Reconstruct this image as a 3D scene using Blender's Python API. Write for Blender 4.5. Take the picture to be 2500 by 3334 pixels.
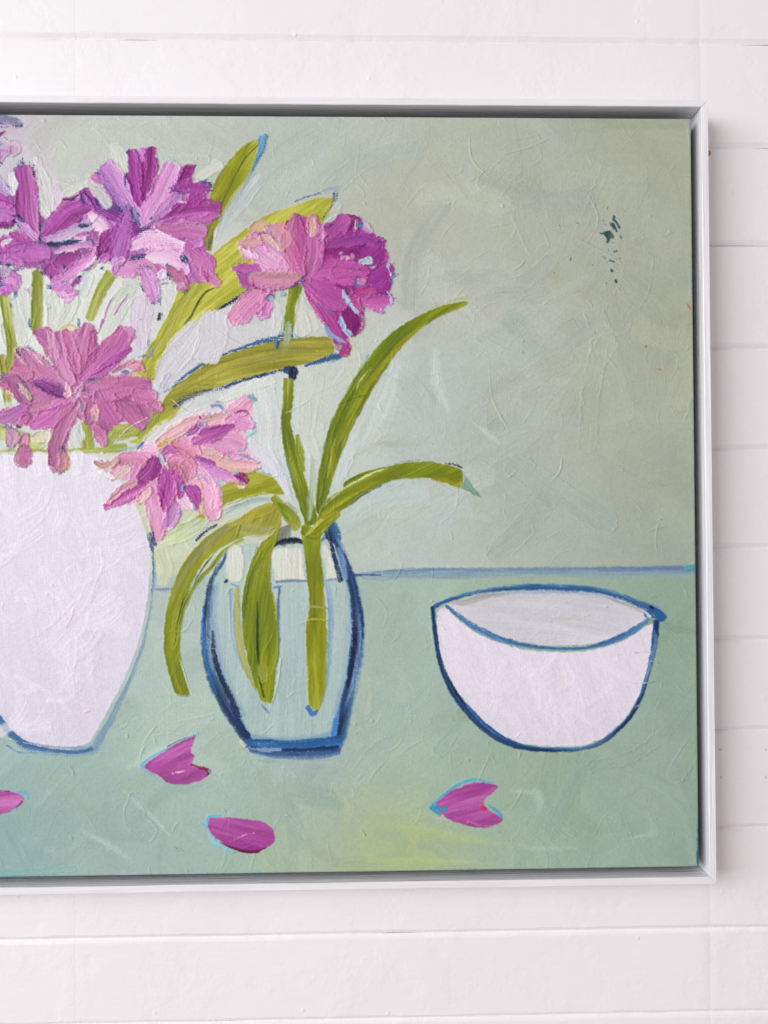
import bpy, bmesh, math, random
import numpy as np
from mathutils import Vector, Matrix
for o in list(bpy.data.objects): bpy.data.objects.remove(o)
scene = bpy.context.scene
# ---------------------------------------------------------------- camera
# wall plane y = 0, frame front y = -0.045; frame outer right edge x = 0, bottom z = 0, top z = 1.05 (metres)
CAM = np.array([-0.46225393, -1.06420027, 0.48290014]); YAW, PITCH, ROLL = 0.02194035, 0.01360258, -0.00539143; FPX = 2504.
fw = np.array([math.sin(YAW) * math.cos(PITCH), math.cos(YAW) * math.cos(PITCH), math.sin(PITCH)])
rt = np.array([math.cos(YAW), -math.sin(YAW), 0.]); upv = np.cross(rt, fw)
rt = rt * math.cos(ROLL) + upv * math.sin(ROLL); upv = np.cross(rt, fw)
cam = bpy.data.cameras.new('camera'); camo = bpy.data.objects.new('camera', cam); scene.collection.objects.link(camo)
M = Matrix.Identity(4)
for i in range(3): M[i][0] = rt[i]; M[i][1] = upv[i]; M[i][2] = -fw[i]; M[i][3] = CAM[i]
camo.matrix_world = M
cam.sensor_fit = 'VERTICAL'; cam.sensor_height = 36.; cam.lens = 36. * FPX / 3334.; cam.clip_start = .02; cam.clip_end = 50
scene.camera = camo
scene.render.resolution_x = 768; scene.render.resolution_y = 1024
# ---------------------------------------------------------------- light: soft window daylight from the left, dim room round it
w = bpy.data.worlds.new('World'); scene.world = w; w.use_nodes = True
bg = w.node_tree.nodes['Background']; bg.inputs[0].default_value = (1.0, .925, .92, 1); bg.inputs[1].default_value = .45
def area(name, loc, target, size, sizey, power, col):
    l = bpy.data.lights.new(name, 'AREA'); l.shape = 'RECTANGLE'; l.size = size; l.size_y = sizey; l.energy = power; l.color = col
    o = bpy.data.objects.new(name, l); o.location = loc; o.rotation_euler = (Vector(target) - Vector(loc)).to_track_quat('-Z', 'Y').to_euler(); scene.collection.objects.link(o)
area('window_light', (-7.0, -5.3, 2.3), (-.5, 0, .5), 7.0, 4.6, 765, (.972, .978, 1.))
scene.view_settings.view_transform = 'Standard'; scene.view_settings.look = 'None'; scene.view_settings.exposure = 0; scene.view_settings.gamma = 1
scene.view_settings.use_curve_mapping = False
# ---------------------------------------------------------------- helpers
def unproject(sx, sy, Y):
    d = rt * (sx - 1250) / FPX + upv * (1667 - sy) / FPX + fw
    return CAM + d * (Y - CAM[1]) / d[1]
def project(X, Y, Z):
    qx = X - CAM[0]; qy = Y - CAM[1]; qz = Z - CAM[2]; dep = qx * fw[0] + qy * fw[1] + qz * fw[2]
    return 1250 + FPX * (qx * rt[0] + qy * rt[1] + qz * rt[2]) / dep, 1667 - FPX * (qx * upv[0] + qy * upv[1] + qz * upv[2]) / dep
def link(name, mesh, mat, parent=None):
    o = bpy.data.objects.new(name, mesh); scene.collection.objects.link(o)
    if mat and not len(mesh.materials): mesh.materials.append(mat)
    if parent: o.parent = parent
    return o
def from_bm(bm, name, smooth=False):
    me = bpy.data.meshes.new(name); bm.normal_update(); bm.to_mesh(me); bm.free()
    if smooth: me.polygons.foreach_set('use_smooth', [True] * len(me.polygons))
    return me
def nodes(name):
    m = bpy.data.materials.new(name); m.use_nodes = True; nt = m.node_tree; return m, nt, nt.nodes['Principled BSDF']
def nn(nt, kind, **kw):
    n = nt.nodes.new(kind)
    for k, v in kw.items(): setattr(n, k, v)
    return n
def noise(nt, vec, scale, detail=4., rough=.55, stretch=None):
    if stretch:
        mp = nn(nt, 'ShaderNodeMapping'); mp.inputs['Scale'].default_value = stretch; nt.links.new(vec, mp.inputs[0]); vec = mp.outputs[0]
    n = nn(nt, 'ShaderNodeTexNoise'); n.inputs['Scale'].default_value = scale; n.inputs['Detail'].default_value = detail; n.inputs['Roughness'].default_value = rough
    nt.links.new(vec, n.inputs['Vector']); return n.outputs['Fac']
def bump(nt, h, dist, strength=1., prev=None):
    b = nn(nt, 'ShaderNodeBump'); b.inputs['Strength'].default_value = strength; b.inputs['Distance'].default_value = dist
    nt.links.new(h, b.inputs['Height'])
    if prev: nt.links.new(prev, b.inputs['Normal'])
    return b.outputs[0]
def rampn(nt, fac, stops):
    r = nn(nt, 'ShaderNodeValToRGB'); e = r.color_ramp.elements
    while len(e) < len(stops): e.new(.5)
    for k, (p, c) in enumerate(stops): e[k].position = p; e[k].color = (*c, 1) if hasattr(c, '__len__') else (c, c, c, 1)
    nt.links.new(fac, r.inputs[0]); return r.outputs[0]
# ---------------------------------------------------------------- materials
def wall_material():
    m, nt, b = nodes('white_wall_paint'); tc = nn(nt, 'ShaderNodeTexCoord').outputs['Object']
    c = rampn(nt, noise(nt, tc, 2.2, 3), [(.3, (.855, .835, .845)), (.7, (.885, .867, .875))])
    nt.links.new(c, b.inputs['Base Color']); b.inputs['Roughness'].default_value = .42; b.inputs['Specular IOR Level'].default_value = .35
    n1 = bump(nt, noise(nt, tc, 90, 5, .6, (.16, 1, 1)), .0012, .48)                       # brush grain along the boards
    n2 = bump(nt, noise(nt, tc, 22, 4, .6, (.5, 1, 1)), .003, .26, n1)
    v = nn(nt, 'ShaderNodeTexVoronoi'); v.inputs['Scale'].default_value = 17; nt.links.new(tc, v.inputs['Vector'])   # pimples and filled holes
    n3 = bump(nt, rampn(nt, v.outputs['Distance'], [(.03, .9), (.06, 0.)]), .0010, .5, n2)
    h = rampn(nt, noise(nt, tc, 7, 6, .62), [(.47, 0.), (.5, .5), (.53, 1.)])              # edges of old paint layers
    n4 = bump(nt, h, .0010, .30, n3)
    nt.links.new(n4, b.inputs['Normal']); return m
def frame_material():
    m, nt, b = nodes('white_frame_paint'); tc = nn(nt, 'ShaderNodeTexCoord').outputs['Generated']
    geo = nn(nt, 'ShaderNodeTexCoord').outputs['Object']
    g = noise(nt, geo, 160, 5, .6, (.05, 1, 1))
    c = rampn(nt, g, [(.3, (.79, .78, .81)), (.7, (.88, .87, .90))]); nt.links.new(c, b.inputs['Base Color'])
    b.inputs['Roughness'].default_value = .38; b.inputs['Specular IOR Level'].default_value = .4
    nt.links.new(bump(nt, g, .0018, .9, bump(nt, noise(nt, geo, 30, 3), .002, .3)), b.inputs['Normal']); return m
def plain(name, col, rough=.6, metal=0.):
    m, nt, b = nodes(name); tc = nn(nt, 'ShaderNodeTexCoord').outputs['Object']
    c = rampn(nt, noise(nt, tc, 60, 4), [(.3, tuple(x * .8 for x in col)), (.7, tuple(min(1, x * 1.15) for x in col))])
    nt.links.new(c, b.inputs['Base Color']); b.inputs['Roughness'].default_value = rough; b.inputs['Metallic'].default_value = metal
    nt.links.new(bump(nt, noise(nt, tc, 300, 3), .0008, .4), b.inputs['Normal']); return m
def paint_material():
    m, nt, b = nodes('acrylic_on_canvas'); tc = nn(nt, 'ShaderNodeTexCoord').outputs['Object']
    at = nn(nt, 'ShaderNodeVertexColor', layer_name='pigment')
    g = rampn(nt, noise(nt, tc, 320, 4, .6), [(.3, .94), (.7, 1.06)])
    mx = nn(nt, 'ShaderNodeMix', data_type='RGBA', blend_type='MULTIPLY'); mx.inputs['Factor'].default_value = 1
    nt.links.new(at.outputs['Color'], mx.inputs['A']); nt.links.new(g, mx.inputs['B']); nt.links.new(mx.outputs['Result'], b.inputs['Base Color'])
    b.inputs['Roughness'].default_value = .46; b.inputs['Specular IOR Level'].default_value = .31
    prev = None
    for d in ('X', 'Z'):                                                                  # linen weave
        wv = nn(nt, 'ShaderNodeTexWave', bands_direction=d); wv.inputs['Scale'].default_value = 150; wv.inputs['Distortion'].default_value = 1.2; wv.inputs['Detail Scale'].default_value = 6
        nt.links.new(tc, wv.inputs['Vector']); prev = bump(nt, wv.outputs['Fac'], .0004, .10, prev)
    prev = bump(nt, noise(nt, tc, 420, 3), .0006, .40, prev)
    nt.links.new(prev, b.inputs['Normal']); return m
MW = wall_material(); MF = frame_material(); MP = paint_material()
GAIN = 1.05; SATUR = 1.05
# ---------------------------------------------------------------- paint layer
# The painted surface is a height field of real paint: every brush stroke lays down pigment
# (PC), thickness in mm (PZ) and the painted thing it belongs to (PI).
def hash2(ix, iy, seed):
    h = (ix.astype(np.int64) * 374761393 + iy.astype(np.int64) * 668265263 + seed * 974634647) & 0xffffffff
    h = ((h ^ (h >> 13)) * 1274126177) & 0xffffffff
    h = ((h ^ (h >> 16)) * 2246822519) & 0xffffffff
    return ((h ^ (h >> 15)) & 0xffffff) / float(0x1000000)
def vnoise(x, y, seed=0):
    ix = np.floor(x); iy = np.floor(y); fx = x - ix; fy = y - iy
    fx = fx * fx * (3 - 2 * fx); fy = fy * fy * (3 - 2 * fy)
    a = hash2(ix, iy, seed); b = hash2(ix + 1, iy, seed); c = hash2(ix, iy + 1, seed); d = hash2(ix + 1, iy + 1, seed)
    return (a + (b - a) * fx) * (1 - fy) + (c + (d - c) * fx) * fy
def fnoise(x, y, seed=0):
    return .5 * vnoise(x, y, seed) + .3 * vnoise(x * 2.1, y * 2.1, seed + 7) + .2 * vnoise(x * 4.3, y * 4.3, seed + 13)
def sstep(a, b, x):
    t = np.clip((x - a) / (b - a), 0, 1); return t * t * (3 - 2 * t)
def rgb(*c): return np.array(c, float) / 255.
def catmull(P, per=7, closed=False):
    P = np.asarray(P, float); n = len(P)
    if closed: Q = np.vstack([P[-1:], P, P[:2]]); m = n
    else: Q = np.vstack([2 * P[:1] - P[1:2], P, 2 * P[-1:] - P[-2:-1]]); m = n - 1
    out = []
    t = np.linspace(0, 1, per, endpoint=False)[:, None]
    for i in range(m):
        a, b, c, d = Q[i], Q[i + 1], Q[i + 2], Q[i + 3]
        out.append(.5 * (2 * b + (c - a) * t + (2 * a - 5 * b + 4 * c - d) * t * t + (3 * b - a - 3 * c + d) * t ** 3))
    if not closed: out.append(P[-1:])
    return np.vstack(out)
JV = np.array([1, .7, .8])
SEED = [11]
def nseed():
    SEED[0] += 17; return SEED[0]
def window(x0, y0, x1, y1):
    j0 = np.searchsorted(COLX, x0 - 25); j1 = np.searchsorted(COLX, x1 + 25)
    i0 = np.searchsorted(ROWY, y0 - 25); i1 = np.searchsorted(ROWY, y1 + 25)
    return slice(max(i0, 0), min(i1, PH)), slice(max(j0, 0), min(j1, PW))
def ramp(cols, t):
    cols = np.asarray(cols, float)
    if cols.ndim == 1: return np.broadcast_to(cols, t.shape + (3,)).copy()
    n = len(cols) - 1; f = np.clip(t, 0, 1) * n; i = np.clip(f.astype(int), 0, n - 1); w = (f - i)[..., None]
    return cols[i] * (1 - w) + cols[i + 1] * w
def weave(X, Y):
    return .5 + .25 * np.sin(X * 1.05 + .8 * np.sin(Y * .013)) + .25 * np.sin(Y * 1.05)
def lay(sl, near, a, col, dz, oid, idth=.5, level=.35):
    a3 = a[..., None]
    q = PC[sl]; q[near] = q[near] * (1 - a3) + np.clip(col, 0, 1) * a3
    q = PZ[sl]; q[near] = q[near] * (1 - level * a) + dz
    if oid is not None:
        q = PI[sl]; o = q[near]; o[a > idth] = oid; q[near] = o
WS = [1.]
def OW(k): WS[0] = k
def stroke(pts, w, cols, oid=None, along=None, mixa=.5, alpha=1., soft=5., rag=4., dry=0., thick=.25, streak=.10, bris=5., cap=.8,
           caprag=.35, pick=.25, ridge=1., paint=True, taper=(1, 1), jit=.03, level=.35, per=6):
    sd = nseed()
    P = catmull(pts, per) if len(pts) > 2 else catmull([pts[0], ((pts[0][0] + pts[1][0]) / 2, (pts[0][1] + pts[1][1]) / 2), pts[1]], 3)
    n = len(P)
    ww = np.interp(np.linspace(0, 1, n), np.linspace(0, 1, len(w)), w) if hasattr(w, '__len__') else np.full(n, float(w))
    u01 = np.linspace(0, 1, n); ww = ww * WS[0]
    ww = ww * np.interp(u01, [0, .18, .82, 1], [taper[0], 1, 1, taper[1]])
    m = ww.max() * .8
    sl = window(P[:, 0].min() - m, P[:, 1].min() - m, P[:, 0].max() + m, P[:, 1].max() + m)
    X = SX[sl]; Y = SY[sl]
    if X.size == 0: return
    L = np.concatenate([[0], np.cumsum(np.hypot(*np.diff(P, axis=0).T))])
    best = np.full(X.shape, 1e9); U = np.zeros(X.shape); V = np.zeros(X.shape); O = np.zeros(X.shape); HW = np.ones(X.shape)
    cx = COLX[sl[1]]; cy = ROWY[sl[0]]
    for k in range(n - 1):
        ax, ay = P[k]; bx, by = P[k + 1]; dx = bx - ax; dy = by - ay; l2 = dx * dx + dy * dy
        if l2 < 1e-9: continue
        mg = max(ww[k], ww[k + 1]) * 1.0 + 30
        ss = (slice(np.searchsorted(cy, min(ay, by) - mg), np.searchsorted(cy, max(ay, by) + mg)), slice(np.searchsorted(cx, min(ax, bx) - mg), np.searchsorted(cx, max(ax, bx) + mg)))
        x = X[ss] - ax; y = Y[ss] - ay
        t = (x * dx + y * dy) / l2; l = math.sqrt(l2)
        tc = np.clip(t, 0, 1)
        d = np.hypot(x - tc * dx, y - tc * dy)
        b = d < best[ss]
        if not b.any(): continue
        s = ((x * dy - y * dx) / l)[b]; tb = t[b]; tcb = tc[b]; db = d[b]
        best[ss][b] = db; U[ss][b] = L[k] + tcb * l; HW[ss][b] = (ww[k] + (ww[k + 1] - ww[k]) * tcb) * .5
        ov = np.zeros(tb.shape)
        if k == 0: ov = np.where(tb < 0, -tb * l, ov)
        if k == n - 2: ov = np.where(tb > 1, (tb - 1) * l, ov)
        V[ss][b] = np.where(ov > 0, s, np.sign(s) * db); O[ss][b] = ov
    near = np.nonzero((best < HW * 2.0 + 14) & (best < HW + 45))
    if near[0].size == 0: return
    X = X[near]; Y = Y[near]; U = U[near]; V = V[near]; O = O[near]; HW = np.maximum(HW[near], .8); v = V / HW
    under = PC[sl][near]
    rn = (fnoise(U / 16., v * 1.7 + 5, sd) - .5) * 2 * rag
    e = (1 - np.abs(v)) * HW + rn
    lim = HW * cap * np.sqrt(np.clip(1 - v * v, 0, 1)) + HW * caprag * (vnoise(v * HW / bris, 0 * v + .5, sd + 3) - .6)
    e = np.minimum(e, np.where(O > 0, lim - O, 1e9))
    a = sstep(0, max(soft, .5), e)
    s1 = fnoise(V / bris, U / 70. + v * .4, sd + 5) - .5
    s2 = vnoise(V / (bris * 3.2), U / 160., sd + 9) - .5
    if dry > 0:
        wv = .55 * weave(X, Y) + .45 * vnoise(X / 3.1, Y / 3.1, sd + 2)
        edge = np.clip(1 - e / (HW * .9), 0, 1)
        dd = dry * (.25 + .9 * edge + 1.2 * s2 + .9 * s1)
        a = a * sstep(-.10, .10, wv - dd)
    a = a * alpha
    c = ramp(cols, (v + 1) * .5 + s2 * .35 + s1 * .25)
    if along is not None:
        c = c * (1 - mixa) + mixa * ramp(along, U / max(L[-1], 1) + s1 * .25 + s2 * .15)
    c = c * (1 + (s1 * streak * 2 + s2 * streak)[..., None]) + (s2 * jit * 2)[..., None] * JV
    if pick > 0:
        pk = np.clip((s1 + s2) * 2.2, 0, 1)[..., None] * pick
        c = c * (1 - pk) + under * pk
    dz = a * thick * np.clip(.7 + 1.5 * s1 + .8 * s2, 0, 2)
    if ridge: dz = dz + ridge * thick * .9 * np.exp(-((e - 5.5) / 3.2) ** 2) * np.clip(.3 + 2.4 * (vnoise(U / 40., v * 1.2, sd + 21) - .25), 0, 1.6) * (a > .05)
    lay(sl, near, a if paint else 0 * a, c, dz, oid, level=level)
def poly(pts, cols, oid=None, ang=90., g=None, alpha=1., soft=5., rag=4., dry=0., thick=.25, streak=.08, bris=5., pick=.15, ridge=1., smooth=True,
         jit=.03, level=.35, bow=0.):
    sd = nseed()
    P = catmull(pts, 6, True) if smooth else np.asarray(pts, float)
    sl = window(P[:, 0].min(), P[:, 1].min(), P[:, 0].max(), P[:, 1].max())
    X = SX[sl]; Y = SY[sl]
    if X.size == 0: return
    best = np.full(X.shape, 60.); ins = np.zeros(X.shape, bool)
    gx = COLX[sl[1]]; gy = ROWY[sl[0]]
    for k in range(len(P)):
        ax, ay = P[k]; bx, by = P[(k + 1) % len(P)]; dx = bx - ax; dy = by - ay; l2 = dx * dx + dy * dy
        if l2 < 1e-9: continue
        r0 = np.searchsorted(gy, min(ay, by) - 60); r1 = np.searchsorted(gy, max(ay, by) + 60)
        ss = (slice(r0, r1), slice(np.searchsorted(gx, min(ax, bx) - 60), np.searchsorted(gx, max(ax, bx) + 60)))
        x = X[ss]; y = Y[ss]
        t = np.clip(((x - ax) * dx + (y - ay) * dy) / l2, 0, 1)
        best[ss] = np.minimum(best[ss], np.hypot(x - ax - t * dx, y - ay - t * dy))
        if abs(dy) > 1e-9:
            y = Y[r0:r1]; ins[r0:r1] ^= ((ay > y) != (by > y)) & (X[r0:r1] < ax + (y - ay) / dy * dx)
    e = np.where(ins, best, -best)
    near = np.nonzero(e > -14)
    if near[0].size == 0: return
    X = X[near]; Y = Y[near]; e = e[near]; under = PC[sl][near]
    cx, cy = P.mean(0); r = math.radians(ang); ca, sa = math.cos(r), math.sin(r)
    p = (X - cx) * ca + (Y - cy) * sa; q = -(X - cx) * sa + (Y - cy) * ca
    q = q + bow * p * p / 1000.
    rn = (fnoise(X / 15., Y / 15., sd) - .5) * 2 * rag
    e = e + rn
    a = sstep(0, max(soft, .5), e)
    s1 = fnoise(q / bris, p / 75., sd + 5) - .5
    s2 = vnoise(q / (bris * 3.5), p / 150., sd + 9) - .5
    if dry > 0:
        wv = .55 * weave(X, Y) + .45 * vnoise(X / 3.1, Y / 3.1, sd + 2)
        dd = dry * (.1 + .9 * np.clip(1 - e / 28., 0, 1) + 1.2 * s2 + .8 * s1)
        a = a * sstep(-.10, .10, wv - dd)
    a = a * alpha
    gr = math.radians(ang if g is None else g); gx, gy = math.cos(gr), math.sin(gr)
    pr = (P[:, 0] * gx + P[:, 1] * gy); pp = X * gx + Y * gy
    c = ramp(cols, (pp - pr.min()) / (pr.max() - pr.min()) + s2 * .25 + s1 * .12)
    c = c * (1 + (s1 * streak * 2 + s2 * streak)[..., None]) + (s2 * jit * 2)[..., None] * JV
    if pick > 0:
        pk = np.clip((s1 + s2) * 2.2, 0, 1)[..., None] * pick
        c = c * (1 - pk) + under * pk
    dz = a * thick * np.clip(.7 + 1.5 * s1 + .8 * s2, 0, 2)
    if ridge: dz = dz + ridge * thick * .9 * np.exp(-((e - 5.) / 3.2) ** 2) * np.clip(.3 + 2.4 * (vnoise(X / 35., Y / 35., sd + 21) - .25), 0, 1.6) * (a > .05)
    lay(sl, near, a, c, dz, oid, level=level)
class Tile:
    def __init__(s, x, y, k): s.x, s.y, s.k = x, y, k
    def __call__(s, *p): return [(s.x + s.k * a, s.y + s.k * b) for a, b in p]
K = 700 / 1659.
T1 = Tile(0, 280, K); T2 = Tile(600, 380, K); T3 = Tile(0, 900, K); T4 = Tile(300, 1200, K); T5 = Tile(600, 1000, K)
T6 = Tile(480, 1600, 800 / 1659.); T7 = Tile(1000, 900, K); T8 = Tile(1350, 1800, 900 / 1659.); T9 = Tile(0, 2200, 900 / 1659.)
T10 = Tile(1200, 2400, 1200 / 1659.); T13 = Tile(1500, 600, 800 / 1659.)
PARTS = []                                  # (part name, parent key, label)
GROUPS = {}                                 # parent key -> (name, label)
def part(name, parent=None, label=None):
    PARTS.append((name, parent, label)); return len(PARTS)
def motif(key, name, label): GROUPS[key] = (name, label)
# pigments
DM = rgb(122, 22, 106); MG = rgb(150, 48, 138); OR = rgb(172, 82, 160); PK = rgb(205, 140, 196); LP = rgb(230, 194, 222); WP = rgb(238, 222, 234)
LI = rgb(186, 150, 196); MV = rgb(176, 100, 150); SA = rgb(206, 148, 168); PE = rgb(220, 184, 174); NV = rgb(24, 42, 84); BL = rgb(52, 94, 140)
MB = rgb(108, 140, 176); TE = rgb(128, 184, 190); CY = rgb(96, 172, 200); G1 = rgb(116, 128, 22); G2 = rgb(140, 146, 34); G3 = rgb(160, 164, 58)
YG = rgb(182, 182, 78); OL = rgb(146, 142, 56); DG = rgb(70, 82, 24); GG = rgb(140, 142, 96); WH = rgb(221, 216, 226); BG1 = rgb(200, 206, 196)
BG2 = rgb(188, 196, 186); BGW = rgb(216, 219, 212)
def paint_ground():  # ground colours also hold some of the light's fall-off across the canvas
    rng = np.random.RandomState(5)
    pts = [(-300,500,198,198,190),(-300,1100,205,210,204),(-300,1900,172,192,182),(-300,2700,140,172,166),
           (50,420,190,184,190),(300,450,188,196,185),(700,450,184,191,180),(1100,430,178,187,176),(1600,420,173,181,167),(2150,450,168,174,153),
           (900,560,178,188,181),(1300,800,179,183,168),(1300,650,178,182,166),(1700,700,174,181,166),(2000,900,168,174,158),(2200,1000,167,174,154),
           (1000,1200,200,206,199),(800,1400,206,212,210),(1250,1100,192,198,190),(1450,1250,181,191,186),(1350,1650,184,195,188),(1700,1500,172,181,168),
           (2000,1300,172,178,159),(2200,1600,166,174,157),(1800,1750,170,182,169),(2200,1780,159,170,156),(1200,1750,182,194,186),(600,850,205,208,202),
           (250,1000,213,217,210),(620,1100,206,204,210),(1500,1000,182,188,176),(1600,1150,178,187,179),(1150,1350,196,204,198),(560,1750,196,204,176)]
    tab = [(-300,2000,172,190,184),(-300,2700,138,172,166),(560,2000,178,196,186),(1300,2000,168,190,174),(1800,1900,160,182,162),(2220,2000,148,174,152),
           (1300,2300,170,191,178),(1400,2500,166,189,168),(2100,2500,156,179,164),(2230,2780,150,174,158),(2220,2300,150,173,155),(600,2350,178,198,185),
           (300,2600,158,184,174),(50,2760,146,176,170),(500,2760,160,186,176),(1000,2750,168,187,163),(1280,2760,174,191,146),(1800,2700,157,182,162),
           (1000,2470,164,184,178),(700,2560,168,192,180),(1800,2480,156,180,158)]
    ci = np.unique(np.append(np.arange(0, PH, 10), PH - 1)); cj = np.unique(np.append(np.arange(0, PW, 10), PW - 1))
    def idw(P):
        x0 = SX[np.ix_(ci, cj)]; y0 = SY[np.ix_(ci, cj)]; num = 0; den = 0
        for x, y, r, g, b in P:
            w = 1 / (((x0 - x) ** 2 + (y0 - y) ** 2) / 1e4 + .6) ** 1.6
            num = num + w[..., None] * np.array([r, g, b]) / 255.; den = den + w
        q = num / den[..., None]; fi = np.interp(np.arange(PH), ci, np.arange(len(ci))); fj = np.interp(np.arange(PW), cj, np.arange(len(cj)))
        a = np.clip(fi.astype(int), 0, len(ci) - 2); b = np.clip(fj.astype(int), 0, len(cj) - 2); u = (fi - a)[:, None, None]; v = (fj - b)[None, :, None]
        q = q[a] * (1 - u) + q[a + 1] * u
        return q[:, b] * (1 - v) + q[:, b + 1] * v
    up = idw(pts); dn = idw(tab) * np.array([.978, .970, .978])
    lw = sstep(-14, 14, SY - (1872 + (fnoise(SX / 60., SX * 0, 3) - .5) * 10))[..., None]
    PC[:] = up * (1 - lw) + dn * lw
    big = fnoise(SX / 190., SY / 190., 41) - .5; mid = fnoise(SX / 60., SY / 60., 43) - .5
    PC[:] += (big * .05)[..., None] * np.array([.9, .9, .5]) + (mid * .025)[..., None]
    PZ[:] = (fnoise(SX / 24., SY / 24., 47) - .5) * .12
    ground = PC.copy()
    # overlapping broad brush marks
    for k in range(430):
        x = rng.uniform(-60, 2290); y = rng.uniform(360, 2860)
        if 1820 < y < 1925: continue
        top = y < 1870
        a = rng.choice([0, .2, .9, 1.2, 1.57, 2.3, 2.6]) + rng.normal(0, .3); l = rng.uniform(60, 190); b = rng.normal(0, .35)
        p = [(x - l * math.cos(a - b), y - l * math.sin(a - b)), (x, y), (x + l * math.cos(a + b), y + l * math.sin(a + b))]
        if not top and min(q[1] for q in p) < 1930: continue
        if top and max(q[1] for q in p) > 1830: continue
        i = min(np.searchsorted(ROWY, y), PH - 1); j = min(np.searchsorted(COLX, x), PW - 1)
        c = ground[i, j] + rng.normal(0, .017) + rng.normal(0, 1) * .008 * np.array([-.6, .1, .9])
        stroke(p, rng.uniform(35, 110), c, alpha=rng.uniform(.3, .8), soft=rng.uniform(8, 26), rag=7, thick=rng.uniform(.08, .26), streak=.035, bris=rng.uniform(4, 8),
               pick=.5, jit=.012, ridge=rng.choice([0, .5, 1.2]), dry=rng.choice([0, 0, .5]), per=4)
def paint_sweeps():
    # broad pale brush sweeps in the background and across the table
    for T, pts, w, c in ((T7, ((990,560),(1000,800),(1090,1030)), [40, 60, 40], (200,208,203)), (T7, ((700,660),(600,960),(440,1290)), [40, 76, 40], (202,210,207)), (T7, ((1280,1130),(1380,1200),(1480,1290)), [24, 40, 20], (200,208,203)),
                         (T7, ((330,1870),(560,1740),(900,1680)), [50, 90, 60], (190,203,198)), (T7, ((1080,60),(1250,170),(1330,400)), [40, 60, 40], (184,188,174)), (T7, ((620,1190),(700,1180),(750,1160)), [14, 20, 12], (196,194,190)),
                         (T9, ((740,690),(880,810),(1020,960)), [16, 36, 20], (186,207,197)), (T9, ((500,940),(660,1020),(800,1120)), [24, 44, 24], (180,202,193)), (T9, ((400,590),(300,700),(200,800)), [16, 30, 16], (180,203,194)),
                         (T9, ((530,870),(400,920),(330,1030)), [20, 60, 30], (146,176,168)), (T9, ((1150,380),(960,440),(760,560)), [20, 50, 30], (184,205,192)), (T13, ((150,690),(300,680),(560,690)), [10, 26, 10], (194,200,186)),
                         (T10, ((640,240),(760,260),(770,330)), [24, 50, 30], (176,198,184)), (T10, ((600,480),(760,500),(940,500)), [20, 44, 20], (172,195,180)), (T10, ((1250,330),(1280,420),(1190,460)), [20, 40, 30], (166,188,176))):
        stroke(T(*pts), w, rgb(*c), None, soft=22, rag=9, alpha=.75, thick=.2, streak=.03, pick=.45, jit=.006, ridge=.25, dry=.25, bris=4)
def paint_scratches():
    rng = np.random.RandomState(9)
    for k in range(560):
        x = rng.uniform(0, 2270); y = rng.uniform(375, 2845)
        if x < 1050 and 560 < y < 1850 and rng.rand() < .5: continue
        if (x < 500 and 1500 < y < 2440) or (1420 < x < 2120 and 1920 < y < 2430):
            if rng.rand() < .75: continue
        a = rng.uniform(0, 6.28); l = rng.gamma(2., 17); b = rng.normal(0, .2)
        p = [(x - l * math.cos(a - b), y - l * math.sin(a - b)), (x, y), (x + l * math.cos(a + b), y + l * math.sin(a + b))]
        stroke(p, rng.uniform(5, 9), BG1, paint=False, thick=rng.uniform(.2, .75), soft=4, rag=2, ridge=0, taper=(.3, .3), bris=9, per=4)
    for k in range(110):
        x = rng.uniform(0, 2270); y = rng.uniform(375, 2845); r = rng.uniform(3, 6)
        stroke([(x, y), (x + rng.normal(0, 5), y + rng.normal(0, 5))], r * 2, BG1, paint=False, thick=rng.uniform(.3, .9), soft=4, rag=1, ridge=0)
def paint_line():
    t = part('horizon_line', None, 'blue-grey painted line where wall meets table')
    stroke([(1150, 1874), (1300, 1868), (1500, 1866), (1800, 1862), (2050, 1864), (2262, 1858)], [20, 40, 44, 40, 44, 46], [rgb(150,170,174), rgb(118,146,168), rgb(92,124,158)], t,
           soft=7, rag=4, dry=.35, alpha=.85, thick=.15)
    stroke([(1150, 1873), (1190, 1871), (1240, 1872)], [12, 10, 6], rgb(84,96,152), t, soft=4)
    stroke([(1180, 1882), (1230, 1886), (1290, 1884)], [8, 12, 6], rgb(124,156,190), None, soft=5, alpha=.7)
    stroke([(1950, 1858), (2120, 1852), (2266, 1846)], [10, 16, 18], rgb(112,136,176), t, soft=4, dry=.6)
    stroke([(2235, 1850), (2285, 1838)], 24, rgb(86,160,176), t, soft=7, dry=.5)
    stroke([(505, 1917), (540, 1918), (570, 1914)], [12, 16, 8], rgb(124,136,176), None, soft=5)
    stroke([(1460, 1846), (1700, 1846), (2000, 1840)], 16, rgb(176,184,172), None, soft=8, alpha=.6)
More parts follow.
